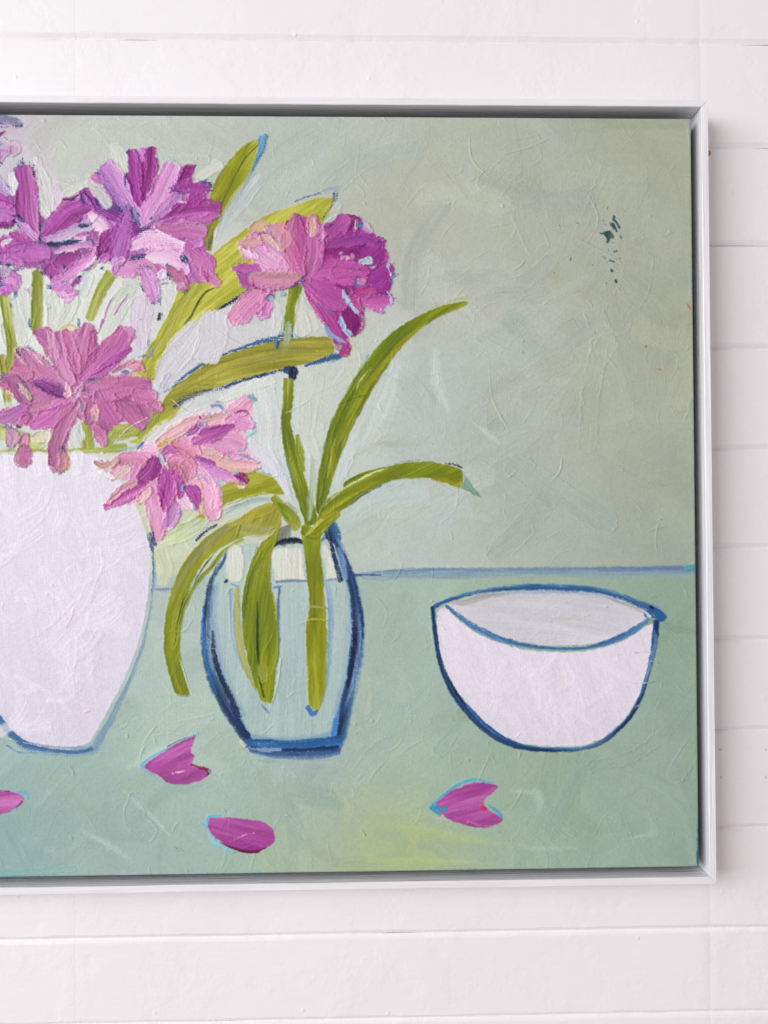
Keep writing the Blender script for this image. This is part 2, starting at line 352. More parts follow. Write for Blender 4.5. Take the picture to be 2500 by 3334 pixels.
def paint_edges():
    # paint that wraps round the canvas edge
    stroke([(2252, 1300), (2256, 1500), (2258, 1640)], 24, rgb(154,168,180), None, soft=16, alpha=.5, rag=8)
    stroke([(2248, 880), (2250, 960)], 16, rgb(160,174,196), None, soft=10, alpha=.7)
    stroke([(2240, 400), (2252, 470)], 20, rgb(158,168,176), None, soft=12, alpha=.7)
    stroke([(2276, 2640), (2277, 2760), (2276, 2830)], [8, 22, 26], rgb(34,112,128), None, soft=6, dry=.35, rag=6)
    stroke([(2150, 2834), (2220, 2830), (2280, 2826)], 18, rgb(34,112,128), None, soft=6, dry=.5, rag=6)
    for x0, x1, c in ((-40, 110, (70,176,186)), (140, 200, (92,176,186)), (330, 480, (206,216,222)), (560, 720, (140,190,200)), (760, 900, (80,172,190)), (1420, 1620, (60,140,150)),
                      (1700, 1800, (190,205,200)), (1860, 1990, (50,124,136))):
        yy = 2858 - x0 * .0118
        stroke([(x0, yy - 2), ((x0 + x1) / 2, yy - 5), (x1, yy - 4)], [4, 18, 5], rgb(*c), None, soft=9, dry=.55, rag=9, caprag=1, alpha=.8)
    stroke([(-60, 2842), (80, 2838), (240, 2830)], 30, rgb(120,178,178), None, soft=20, alpha=.4)
def paint_leaves():
    # leaf standing up behind the upper flower
    motif('upright', 'painted_leaf', 'upright olive leaf with blue right edge, highest of the painted leaves'); t = part('leaf_blade', 'upright')
    E1 = T2((600,150),(500,195),(400,265),(320,350),(250,460),(205,560),(180,680),(150,840),(120,960))
    poly(T2((630,150),(540,172),(440,232),(330,345),(250,460),(205,560),(180,680),(150,840),(120,1000),(205,1042),(222,960),(238,880),(330,740),(430,600),(500,460),(570,320),(622,200)),
         [OL, G2, YG], t, ang=118, g=10, streak=.14, thick=.22)
    poly(T2((585,180),(470,250),(360,350),(270,480),(215,600),(190,720),(250,690),(330,560),(400,420),(500,280)), [G2, rgb(132,136,30)], t, ang=122, streak=.18, soft=9, thick=.2)
    stroke(T2((570,215),(480,310),(410,420),(350,540),(290,660),(240,800)), [6, 9, 8, 8, 6, 4], DG, t, soft=3, rag=2, thick=.12)
    stroke(T2((222,860),(205,950),(190,1030)), [6, 18, 8], DG, t, soft=3, dry=.4)
    OW(1.4); e = part('blue_edge', 'upright')
    stroke(T2((626,152),(600,250),(555,350),(505,450),(440,580),(370,690),(340,745)), [18, 20, 13, 8, 7, 8, 6], [rgb(120,160,190), BL], e, soft=3, rag=4, dry=.45)
    stroke(T2((602,165),(594,235),(560,310)), [22, 20, 10], rgb(110,160,192), e, soft=4, dry=.5)
    OW(1)
    # pale wedge between the leaves
    stroke(T2((560,480),(430,650),(320,800),(240,950)), [60, 70, 50, 16], rgb(190,200,198), None, soft=10, thick=.25, alpha=.8)
    # long yellow-green leaf running behind the right flower
    motif('long', 'painted_leaf', 'long yellow-green leaf slanting behind the magenta flower'); t = part('leaf_blade', 'long')
    poly([(1085,642),(1022,644),(959,667),(870,696),(803,739),(739,785),(689,827),(625,886),(575,950),(560,990),(510,1086),(468,1153),(447,1195),(452,1240),(500,1240),(523,1174),
          (582,1111),(624,1069),(700,1022),(781,966),(836,924),(900,880),(1047,735),(1085,660)], [YG, rgb(176,176,66), rgb(164,166,60)], t, ang=142, g=60, streak=.15, thick=.28)
    stroke([(1060,700),(960,740),(850,800),(760,870)], [26, 40, 40, 30], rgb(160,162,70), t, soft=10, alpha=.8)
    stroke([(640,930),(590,1000),(545,1090),(490,1170),(465,1225)], [40, 40, 40, 34, 30], [rgb(150,150,62), rgb(172,174,76)], t, soft=8, streak=.18)
    stroke(T3((1600,115),(1530,200),(1480,300),(1430,375)), [5, 10, 9, 5], DG, t, soft=3, rag=2)
    stroke(T2((290,1310),(180,1345),(120,1410),(60,1520),(0,1600)), [3, 9, 9, 8, 7], DG, t, soft=3, rag=2)
    stroke(T2((860,770),(780,830),(700,868)), [5, 7, 5], DG, t, soft=3)
    stroke([(700,990),(640,1035),(590,1090),(530,1160)], [12, 18, 16, 10], rgb(190,190,92), t, soft=5)
    OW(1.4); e = part('blue_edge', 'long')
    stroke(T2((1165,590),(1155,650),(1110,720),(1065,790)), [16, 12, 6, 6], NV, e, soft=3, dry=.6)
    stroke(T2((1050,590),(940,620),(850,655)), [8, 8, 5], rgb(70,100,130), e, soft=3, dry=.6)
    stroke(T2((1180,555),(1100,560),(1040,590)), [18, 14, 8], rgb(168,164,190), None, soft=10, alpha=.7)
    stroke(T2((520,1320),(440,1385),(360,1430),(270,1480)), [12, 22, 16, 6], NV, e, soft=3, dry=.7)
    for p in (((1380,490),(1330,540)), ((1300,600),(1255,650)), ((1235,290),(1225,330))):
        stroke(T3(*p), 14, NV, e, soft=3, dry=.9)
    OW(1)
    # middle leaf under the right flower
    motif('middle', 'painted_leaf', 'broad olive leaf crossing the stem below the magenta flower'); t = part('leaf_blade', 'middle')
    poly(T5((1150,280),(1110,225),(950,225),(750,248),(550,292),(350,352),(200,412),(60,500),(0,548),(-100,620),(-170,720),(-230,850),(-330,980),(-440,1040),(-330,1060),(-200,980),(-60,830),(0,742),
            (120,675),(300,612),(450,560),(600,528),(800,470),(1050,412),(1160,345)), [OL, rgb(152,148,50), G3], t, ang=163, g=80, streak=.16, thick=.2, bow=.5)
    stroke(T5((1000,330),(850,340),(650,390),(400,440),(250,480)), [22, 34, 30, 26, 10], rgb(130,130,66), t, soft=9, alpha=.6, dry=.4)
    stroke(T5((640,345),(450,410),(280,470),(120,560)), [12, 26, 26, 16], rgb(172,164,62), t, soft=8, alpha=.7)
    stroke(T5((280,595),(160,600),(95,598)), 8, G1, t, soft=3)
    OW(1.4); e = part('blue_edge', 'middle')
    stroke(T5((830,212),(740,222),(620,255),(500,292),(350,345),(200,405),(60,490),(-60,580),(-160,660)), [20, 24, 18, 12, 9, 9, 10, 12, 14], [rgb(96,140,170), BL, NV], e, soft=3, dry=.7, rag=6)
    stroke(T5((1230,372),(1150,385),(1060,415),(930,450)), [10, 26, 14, 8], BL, e, soft=3, dry=.5)
    stroke(T5((870,470),(700,500),(560,535),(420,575),(280,630),(120,675),(0,715),(-80,770)), [8, 10, 9, 9, 14, 22, 26, 14], [NV, BL], e, soft=3, dry=.7, rag=5)
    stroke(T5((930,215),(860,218)), 14, rgb(150,180,195), None, soft=5)
    stroke(T5((720,270),(712,310)), 12, BL, e, soft=3, dry=.6)
    OW(1)
def paint_right_stems():
    t = part('stem', 'magenta', None)
    stroke(T2((855,1290),(845,1400),(820,1520),(800,1659)), [50, 48, 42, 36], [rgb(130,146,44), G1, rgb(110,128,30)], t, soft=5, streak=.16, cap=.2)
    stroke(T2((800,1600),(800,1680),(790,1750)), [30, 30, 26], rgb(160,176,150), t, soft=5, dry=.7)
    stroke(T5((790,200),(775,330)), [40, 30], rgb(150,156,110), None, soft=10, alpha=.4, thick=.05)
    stroke(T5((780,485),(830,490),(855,510)), [26, 34, 30], [BL, NV], t, soft=4, dry=.2)
    stroke(T5((835,480),(835,540)), 30, rgb(16,28,66), t, soft=4)
    stroke(T5((803,550),(800,680),(790,800),(785,920),(815,1080),(850,1230),(900,1400),(960,1580),(985,1680)), [38, 38, 37, 36, 46, 50, 50, 50, 50], [rgb(104,122,26), G1, rgb(136,146,40)], t,
           soft=4, streak=.16, cap=.1)
    stroke(T5((870,990),(890,1120),(915,1260)), [20, 34, 20], rgb(130,142,40), t, soft=8)
    stroke(T5((770,1120),(800,1230),(850,1350)), [5, 7, 4], rgb(90,150,160), t, soft=3, dry=.5)
    stroke(T5((790,820),(840,790),(980,710)), 5, rgb(196,204,196), None, soft=3, thick=.5)
    # crown of the glass vase: green fan
    motif('tall_arch', 'painted_leaf', 'tall arching green leaf reaching up and right of the magenta flower'); t = part('leaf_blade', 'tall_arch')
    poly(T7((60,1800),(72,1600),(110,1400),(160,1190),(240,1000),(320,868),(430,690),(540,545),(620,455),(700,392),(850,302),(1000,235),(1150,192),(1235,190),(1242,222),(1100,280),(950,360),(820,452),
            (700,585),(590,745),(500,892),(420,1040),(340,1190),(270,1360),(210,1530),(165,1680),(110,1830)), [rgb(100,118,20), G1, G2], t, ang=118, g=25, streak=.11, thick=.3, bow=.9)
    stroke(T7((90,1700),(130,1430),(190,1180),(270,990),(360,830),(470,660),(580,520),(730,390)), [26, 30, 30, 28, 26, 24, 22, 14], rgb(96,114,16), t, soft=7, streak=.3, alpha=.8)
    stroke(T7((170,1550),(230,1300),(310,1130),(400,960),(500,800),(620,640),(760,490),(930,350)), [18, 24, 26, 26, 26, 24, 20, 12], rgb(148,150,34), t, soft=8, streak=.25, alpha=.75)
    stroke(T7((375,895),(400,820),(440,760),(490,715)), [3, 8, 7, 3], rgb(206,208,120), t, soft=3, thick=.4)
    stroke(T7((250,985),(340,945),(430,918),(490,905)), [5, 6, 6, 3], rgb(96,106,30), t, soft=3, thick=.8)
    stroke(T7((170,1480),(195,1340),(215,1250)), 6, rgb(180,186,96), t, soft=3, alpha=.6)
    stroke(T7((480,600),(440,650),(400,720)), [5, 7, 5], rgb(120,160,180), None, soft=3, dry=.6)
    stroke(T7((1235,200),(1275,270)), [10, 16], rgb(176,188,206), None, soft=7, alpha=.8)
    stroke(T7((1080,190),(1180,165),(1230,165)), [10, 18, 14], rgb(170,182,96), t, soft=9, alpha=.6)
    motif('low_arch', 'painted_leaf', 'low arching green leaf with grey-green tip, right of the glass vase'); t = part('leaf_blade', 'low_arch')
    poly(T7((70,1895),(110,1770),(180,1690),(260,1640),(290,1580),(420,1512),(600,1462),(750,1432),(900,1422),(1050,1442),(1185,1492),(1205,1560),(1190,1620),(1165,1640),(1050,1592),(900,1562),(750,1566),
            (600,1602),(450,1682),(330,1772),(230,1842),(190,1895),(130,1940)), [rgb(104,118,14), G1, rgb(150,148,30)], t, ang=155, g=75, streak=.11, thick=.3)
    stroke(T7((960,1560),(1060,1575),(1170,1610)), [14, 24, 14], rgb(160,146,36), t, soft=7, alpha=.7)
    stroke(T7((120,1780),(250,1660),(400,1570),(520,1510),(620,1480)), [6, 10, 12, 12, 4], rgb(206,208,150), t, soft=4, dry=.35, streak=.3)
    stroke(T7((130,1840),(260,1740),(420,1640),(600,1560)), [20, 26, 24, 10], rgb(150,150,30), t, soft=7, alpha=.7, streak=.3)
    p = part('leaf_tip', 'low_arch')
    poly(T7((1195,1510),(1245,1560),(1300,1640),(1362,1720),(1280,1690),(1180,1632),(1205,1580)), [rgb(150,178,160), rgb(112,150,130)], p, ang=50, smooth=False, soft=5)
    e = part('blue_edge', 'low_arch')
    stroke(T7((1060,1440),(1130,1452),(1192,1475)), [5, 9, 8], rgb(24,48,72), e, soft=3, dry=.5)
    stroke(T7((570,1612),(470,1665),(400,1705),(330,1760)), [8, 6, 7, 5], rgb(40,84,110), e, soft=3, dry=.5)
    stroke(T7((860,1418),(740,1428),(600,1460)), [4, 5, 4], rgb(110,150,160), None, soft=3, dry=.5)
def paint_white_vase():
    motif('white_vase', 'painted_vase', 'large white vase with blue foot outline, left of the glass vase')
    o = part('vase_outline', 'white_vase')
    OW(1.16)
    stroke([(490,1740),(500,1850),(491,1960),(465,2090),(420,2215),(368,2322),(318,2412),(292,2440),(180,2444),(80,2424),(20,2364),(-40,2290),(-110,2170),(-150,2040),(-165,1900),(-160,1740)],
           [16, 14, 12, 14, 18, 24, 34, 36, 36, 38, 36, 30, 20, 14, 12, 14], [rgb(158,178,196), rgb(124,154,182), rgb(98,132,166)], o, soft=9, rag=5, dry=.4, alpha=.9)
    stroke([(480,1740),(497,1800),(499,1850),(492,1930)], [20, 14, 8, 4], rgb(70,84,120), o, soft=4, dry=.6)
    stroke([(0,2340),(40,2390),(90,2425),(160,2440),(250,2448),(300,2436)], [34, 30, 22, 16, 14, 12], rgb(66,106,152), o, soft=6, dry=.3)
    stroke([(20,2425),(60,2448),(110,2452)], [6, 8, 4], rgb(110,148,176), o, soft=4, dry=.5)
    OW(1)
    b = part('vase_body', 'white_vase')
    poly([(-160,1470),(0,1478),(160,1482),(330,1490),(440,1640),(484,1760),(490,1850),(482,1955),(456,2085),(409,2208),(356,2312),(306,2400),(284,2424),(228,2434),(157,2428),(72,2406),(0,2330),(-60,2250),(-120,2130),(-150,2000),(-160,1850),(-165,1650)],
         [WH, rgb(218,213,226), rgb(214,208,222)], b, ang=80, streak=.02, thick=.10, bris=9, soft=5, jit=.006, rag=3, pick=0)
    rng = np.random.RandomState(3)
    for k in range(60):
        x = rng.uniform(-40, 430); y = rng.uniform(1600, 2380)
        if y > 2430 - (x - 230) * 1.9 and x > 230: continue
        a = rng.uniform(0, 3.1); l = rng.uniform(30, 90)
        stroke([(x - l * math.cos(a), y - l * math.sin(a)), (x + 6, y), (x + l * math.cos(a + .3), y + l * math.sin(a + .3))], rng.uniform(20, 60), WH * rng.uniform(.995, 1.03), b, alpha=.7, soft=12, bris=3.5,
               thick=.34, streak=.02, jit=.004, pick=.2, ridge=.12)
    stroke([(215,2040),(232,2010),(240,1980)], 12, rgb(206,198,200), b, soft=6, alpha=.5)
    stroke([(275,2320),(292,2314)], 12, rgb(206,200,190), b, soft=5, dry=.5)
    stroke([(20,2404),(90,2420),(160,2434),(240,2440)], 6, rgb(216,206,200), b, soft=4, dry=.5)
def paint_left_leaves():
    motif('drooping', 'painted_leaf', 'olive leaf drooping outside the glass vase, left of it'); t = part('leaf_blade', 'drooping')
    poly(T6((900,70),(800,90),(640,162),(500,232),(380,312),(270,432),(190,572),(140,722),(110,882),(104,1050),(130,1200),(165,1310),(190,1375),(285,1372),(240,1200),(225,1050),(226,900),(260,752),(312,602),(400,462),(520,372),(680,300),(800,280),(900,220)),
         [rgb(150,148,62), G2, G1], t, ang=115, g=95, streak=.11, thick=.26)
    stroke(T6((640,190),(500,270),(380,370),(280,490),(200,640),(150,780)), [20, 34, 36, 34, 26, 10], rgb(136,136,92), t, soft=9, alpha=.75, dry=.25)
    stroke(T6((820,110),(740,140),(640,200),(560,230)), [50, 44, 34, 18], rgb(168,160,56), t, soft=9, alpha=.8)
    stroke(T6((640,320),(520,400),(420,520),(330,620),(270,730),(230,860),(205,1000),(185,1080)), [16, 18, 18, 18, 18, 16, 14, 8], rgb(116,132,22), t, soft=6, streak=.3, alpha=.85)
    for p in (((470,400),(400,480),(330,590),(310,640)), ((450,420),(370,520),(320,600)), ((300,640),(240,740),(215,840),(195,960),(180,1060)), ((290,690),(235,800),(215,900))):
        stroke(T6(*p), [3, 7, 5, 3], rgb(50,70,30), t, soft=3, rag=2)
    stroke(T6((230,700),(190,860),(170,1000),(165,1120)), [14, 20, 22, 14], rgb(156,156,50), t, soft=8, alpha=.6)
    stroke(T6((150,1060),(190,1260),(230,1360)), [10, 16, 20], rgb(150,146,46), t, soft=8, alpha=.7)
    stroke(T6((195,1372),(240,1380),(290,1376)), [8, 14, 8], rgb(150,160,170), None, soft=5)
    stroke(T6((222,1140),(260,1260),(300,1380)), [6, 6, 4], rgb(206,216,206), None, soft=3, thick=.55)
    motif('left_reach', 'painted_leaf', 'short green leaf reaching left behind the lowest pink flower'); t = part('leaf_blade', 'left_reach')
    poly(T5((280,1385),(400,1310),(500,1262),(600,1275),(690,1312),(745,1390),(772,1445),(700,1450),(600,1440),(480,1470),(380,1495),(265,1552),(120,1660),(60,1700),(-60,1790),(-70,1700),(40,1640),(160,1560)),
         [rgb(160,156,50), G2, rgb(150,150,30)], t, ang=165, g=80, streak=.11, thick=.25)
    stroke(T5((740,1440),(600,1440),(480,1470),(330,1520)), [4, 7, 7, 5], rgb(170,168,40), t, soft=3, thick=.5)
    stroke(T5((560,1272),(650,1292),(715,1340)), [10, 8, 5], rgb(180,190,168), None, soft=5, dry=.4)
    stroke(T5((690,1470),(760,1560),(860,1700)), [30, 40, 34], [rgb(132,140,50), G2], t, soft=7)
    stroke(T6((500,180),(600,120),(720,75),(820,60)), [10, 36, 40, 26], [rgb(198,210,190), rgb(180,196,186), rgb(120,150,156)], None, soft=8, thick=.25)
    stroke(T6((110,330),(200,300),(330,230),(420,190)), [40, 60, 60, 20], rgb(196,206,172), None, soft=10)
    stroke(T6((90,420),(120,520),(110,620)), [60, 60, 40], rgb(202,208,176), None, soft=12, alpha=.8)
    stroke(T6((330,330),(400,260),(470,225)), [14, 18, 8], rgb(44,72,110), None, soft=3, dry=.75)
    motif('small_crown', 'painted_leaf', 'small green leaf at the mouth of the glass vase'); t = part('leaf_blade', 'small_crown')
    poly(T6((865,78),(940,90),(1010,150),(1045,230),(990,225),(925,180)), [rgb(96,122,24), rgb(130,136,46)], t, ang=45, streak=.25, soft=6)
    stroke(T6((930,80),(1000,150)), 20, rgb(142,140,84), t, soft=8, alpha=.7)
    stroke(T5((870,1560),(830,1540),(800,1500)), 12, rgb(140,160,166), None, soft=7, alpha=.6)
def paint_glass_vase():
    motif('glass_vase', 'painted_vase', 'clear glass vase outlined in dark blue holding one stem and a leaf')
    w = part('vase_water', 'glass_vase')
    poly(T6((520,400),(460,560),(420,720),(395,900),(395,1060),(430,1230),(500,1400),(600,1570),(690,1680),(850,1720),(1100,1720),(1270,1690),(1330,1500),(1390,1260),(1420,1000),(1400,760),(1350,560),(1270,380),(1240,320),(860,350),(700,340)),
         [rgb(180,198,190), rgb(170,190,188), rgb(168,189,184)], w, ang=92, streak=.05, thick=.15, soft=10, jit=.01)
    # blue veils inside
    stroke(T6((440,640),(440,800),(460,960),(500,1150),(560,1340),(640,1500)), [30, 30, 26, 24, 26, 30], rgb(146,176,194), w, soft=12, alpha=.7)
    stroke(T6((560,660),(570,860),(590,1030),(640,1200)), [20, 24, 26, 14], rgb(120,156,190), w, soft=10, alpha=.7, dry=.3)
    stroke(T6((890,640),(880,800),(885,1000),(880,1160)), [10, 14, 14, 6], rgb(84,116,150), w, soft=5, dry=.3)
    stroke(T6((1210,620),(1235,800),(1230,1000),(1215,1250),(1180,1420)), [22, 26, 20, 16, 10], rgb(128,162,196), w, soft=9, alpha=.8, dry=.3)
    stroke(T6((700,1640),(900,1680),(1120,1670),(1270,1600)), [10, 20, 22, 20], rgb(130,166,190), w, soft=8, alpha=.7, dry=.4)
    stroke(T6((470,620),(440,760),(430,900),(440,1060),(480,1220),(550,1380),(640,1530)), [30, 50, 56, 60, 60, 60, 50], rgb(132,160,182), w, soft=26, alpha=.65, thick=.05, ridge=0)
    stroke(T6((1340,520),(1375,700),(1390,900),(1370,1120),(1330,1330),(1290,1500)), [40, 56, 60, 60, 60, 56], rgb(128,158,186), w, soft=26, alpha=.68, thick=.05, ridge=0)
    stroke(T6((700,1660),(900,1690),(1150,1680),(1280,1640)), [40, 50, 56, 50], rgb(120,156,184), w, soft=24, alpha=.7, thick=.05, ridge=0)
    # wall seen through the glass
    for p in (((560,370),(600,352),(640,380),(655,450),(645,600),(560,612),(530,560),(535,450)), ((845,395),(900,378),(1010,380),(1050,400),(1062,500),(1062,612),(950,606),(872,612),(845,520),(835,450)),
              ((1172,375),(1215,360),(1245,430),(1280,540),(1275,590),(1210,588),(1190,480))):
        q = part('pale_patch', 'glass_vase')
        poly(T6(*p), [rgb(214,216,208), rgb(212,215,200)], q, ang=90, streak=.04, soft=8, thick=.3, jit=.006, rag=6, ridge=.5)
    stroke(T6((560,620),(610,640)), [8, 12], rgb(120,140,180), w, soft=5)
    stroke(T6((455,560),(510,470),(535,400)), [16, 16, 5], BL, w, soft=4, dry=.5)
    stroke(T6((525,610),(535,600)), 12, rgb(16,26,50), w, soft=3)
    stroke(T6((865,612),(960,602),(1075,606)), [10, 14, 12], rgb(126,146,178), w, soft=5)
    stroke(T6((850,650),(900,640)), 12, rgb(110,142,176), w, soft=5)
    stroke(T6((1200,600),(1270,590)), 12, rgb(130,150,186), w, soft=5)
    # crown greens behind the rim
    stroke(T6((640,250),(760,270),(880,260)), [50, 56, 40], rgb(158,156,92), w, soft=14, alpha=.85)
    stroke(T6((900,330),(930,270),(960,230)), [54, 50, 20], rgb(126,134,120), w, soft=8)
    r = part('rim', 'glass_vase')
    stroke(T6((850,365),(920,338),(1000,332),(1050,345)), [14, 24, 24, 16], [rgb(60,70,90), rgb(12,20,46), rgb(12,20,46)], r, soft=4, dry=.25, cap=.4)
    stroke(T6((1180,330),(1210,290)), [16, 20], rgb(110,150,170), r, soft=5, dry=.4)
    stroke(T6((1240,225),(1260,270),(1270,320)), [40, 44, 40], [rgb(22,44,86), BL, rgb(40,92,130)], r, soft=5, dry=.3)
    stroke(T6((1195,235),(1215,300),(1235,340)), [10, 20, 16], rgb(16,30,62), r, soft=4, dry=.3)
    stroke(T6((610,330),(650,350),(690,370)), [6, 8, 5], rgb(70,80,70), r, soft=3, dry=.8)
    # leaf inside the vase
    motif('inner_leaf', 'painted_leaf', 'broad green leaf seen inside the glass vase'); t = part('leaf_blade', 'inner_leaf')
    stroke(T6((600,660),(600,850),(615,1000),(660,1180),(730,1340)), [26, 30, 34, 30, 14], [rgb(176,176,120), OL], t, soft=8, alpha=.9)
    poly(T6((905,215),(820,300),(760,350),(700,460),(655,600),(632,750),(634,900),(652,1050),(690,1200),(730,1330),(765,1415),(810,1425),(852,1415),(872,1200),(892,1050),(886,900),(870,780),(842,660),(832,560),(840,450),(870,340)),
         [rgb(150,150,40), G1, rgb(112,128,14), G2], t, ang=98, g=85, streak=.12, thick=.32)
    stroke(T6((850,320),(770,430),(710,560),(670,700),(650,860)), [18, 22, 20, 16, 8], rgb(100,120,14), t, soft=6, streak=.35, alpha=.8)
    stroke(T6((835,660),(860,760),(868,870)), [3, 7, 4], rgb(196,190,60), t, soft=3, thick=.5)
    stroke(T6((740,740),(742,880),(742,1050),(755,1180)), [5, 13, 14, 8], rgb(44,62,18), t, soft=4, rag=2, dry=.2)
    stroke(T6((750,1240),(770,1320),(785,1390)), [6, 12, 8], rgb(54,72,20), t, soft=4, dry=.3)
    stroke(T6((780,1180),(790,1270)), 36, rgb(150,154,66), t, soft=7, alpha=.8)
    stroke(T6((740,370),(715,440),(695,500)), [4, 6, 4], rgb(50,70,20), t, soft=3)
    stroke(T6((900,1130),(885,1280),(850,1400),(805,1530)), [8, 9, 9, 4], rgb(176,196,184), None, soft=4, thick=.5)
    stroke(T6((770,1440),(815,1490)), [8, 14], rgb(110,150,190), w, soft=5, dry=.3)
    # stem inside the vase
    s = part('stem_in_water', 'glass_vase')
    poly(T6((1030,240),(1050,400),(1072,600),(1088,780),(1062,950),(1076,1200),(1080,1440),(1110,1460),(1150,1490),(1190,1400),(1210,1250),(1216,1000),(1204,800),(1194,600),(1172,400),(1170,280),(1100,230)),
         [rgb(122,136,40), rgb(140,142,30), G2], s, ang=90, g=20, streak=.16, thick=.26, bris=6)
    stroke(T6((1080,900),(1085,1100),(1095,1400)), [14, 18, 14], rgb(126,132,24), s, soft=7, alpha=.7)
    stroke(T6((1075,770),(1140,780),(1220,790)), [10, 16, 10], rgb(150,156,90), s, soft=5, dry=.5)
    stroke(T6((1060,880),(1130,862),(1220,870)), [4, 9, 4], rgb(178,176,84), s, soft=3, thick=.6)
    stroke(T6((1080,1455),(1115,1500),(1150,1480)), [20, 26, 12], rgb(84,126,186), w, soft=5, dry=.3)
    stroke(T6((1060,260),(1120,290),(1175,250),(1280,150)), [40, 50, 36, 30], [G1, G2], s, soft=6, streak=.2)
    stroke(T6((1060,310),(1110,260),(1180,190)), [6, 14, 10], rgb(190,188,90), s, soft=3, thick=.5)
    # soft pale green gap between the stems
    stroke(T5((985,1150),(985,1350),(975,1500),(965,1640)), [14, 30, 30, 20], rgb(178,196,172), None, soft=10, alpha=.85)
    stroke(T5((1020,1560),(1020,1400),(1040,1250)), [8, 12, 8], rgb(110,130,60), None, soft=6, alpha=.7)
    # dark blue outline
    o = part('vase_outline', 'glass_vase')
    OW(1.38)
    stroke(T6((500,440),(455,530),(425,640),(405,760),(393,880),(392,980),(402,1080),(428,1210),(480,1350),(560,1500),(640,1620),(700,1705)), [4, 12, 22, 26, 28, 30, 32, 34, 36, 36, 34, 30],
           [rgb(70,100,144), rgb(32,50,86), rgb(74,104,138), rgb(58,112,152)], o, soft=11, rag=5, dry=.35, streak=.25)
    stroke(T6((378,800),(372,930),(385,1080),(420,1230),(470,1370)), [8, 10, 10, 10, 6], rgb(36,104,160), o, soft=4, streak=.2)
    stroke(T6((440,940),(450,1100),(490,1240),(550,1370),(620,1520)), [8, 16, 18, 20, 16], rgb(30,44,74), o, soft=5, dry=.45)
    stroke(T6((560,1440),(620,1560),(680,1650)), [8, 16, 16], rgb(18,44,92), o, soft=4, dry=.35)
    stroke(T6((1275,330),(1310,420),(1352,540),(1390,660),(1412,800),(1420,950),(1408,1100),(1388,1250),(1358,1380),(1322,1520),(1290,1640),(1262,1730)),
           [22, 28, 30, 30, 34, 38, 40, 38, 38, 42, 44, 36], [rgb(50,92,136), rgb(34,52,88), rgb(78,116,156), rgb(120,150,182)], o, soft=11, rag=5, dry=.33, streak=.25)
    stroke(T6((1330,420),(1380,560),(1420,700),(1445,850),(1455,1000)), [8, 12, 10, 12, 6], rgb(20,50,104), o, soft=4, dry=.3)
    stroke(T6((1380,800),(1400,960),(1380,1150),(1350,1320)), [8, 18, 18, 10], rgb(16,32,72), o, soft=5, dry=.55)
    stroke(T6((1230,310),(1250,400),(1280,500),(1300,600)), [8, 14, 14, 16], rgb(18,34,72), o, soft=4, dry=.3)
    stroke(T6((1290,380),(1315,480),(1340,590)), [10, 22, 16], rgb(120,156,196), o, soft=6, alpha=.8)
    stroke(T6((1300,1440),(1270,1560),(1250,1680)), [8, 20, 18], rgb(72,132,196), o, soft=5, dry=.4)
    stroke(T6((670,1700),(800,1712),(960,1715),(1120,1705),(1290,1690)), [24, 32, 30, 30, 32], [rgb(60,110,170), rgb(40,98,156), rgb(40,84,134)], o, soft=5, dry=.25, streak=.2)
    stroke(T6((700,1740),(840,1765),(1000,1772),(1160,1765),(1280,1745)), [20, 26, 30, 32, 26], [rgb(110,146,180), rgb(24,60,112), rgb(14,40,84)], o, soft=4, dry=.2, streak=.25)
    stroke(T6((690,1735),(800,1745),(900,1745)), [10, 14, 10], rgb(130,160,190), o, soft=4, dry=.5)
    stroke(T6((630,1690),(660,1715)), 14, rgb(196,196,176), None, soft=5, dry=.4)
    OW(1)
    # grey cast shadow the painter put under the vase
    stroke([(840,2475),(960,2482),(1090,2476)], [30, 40, 26], rgb(158,178,178), None, soft=20, alpha=.7, thick=.08)
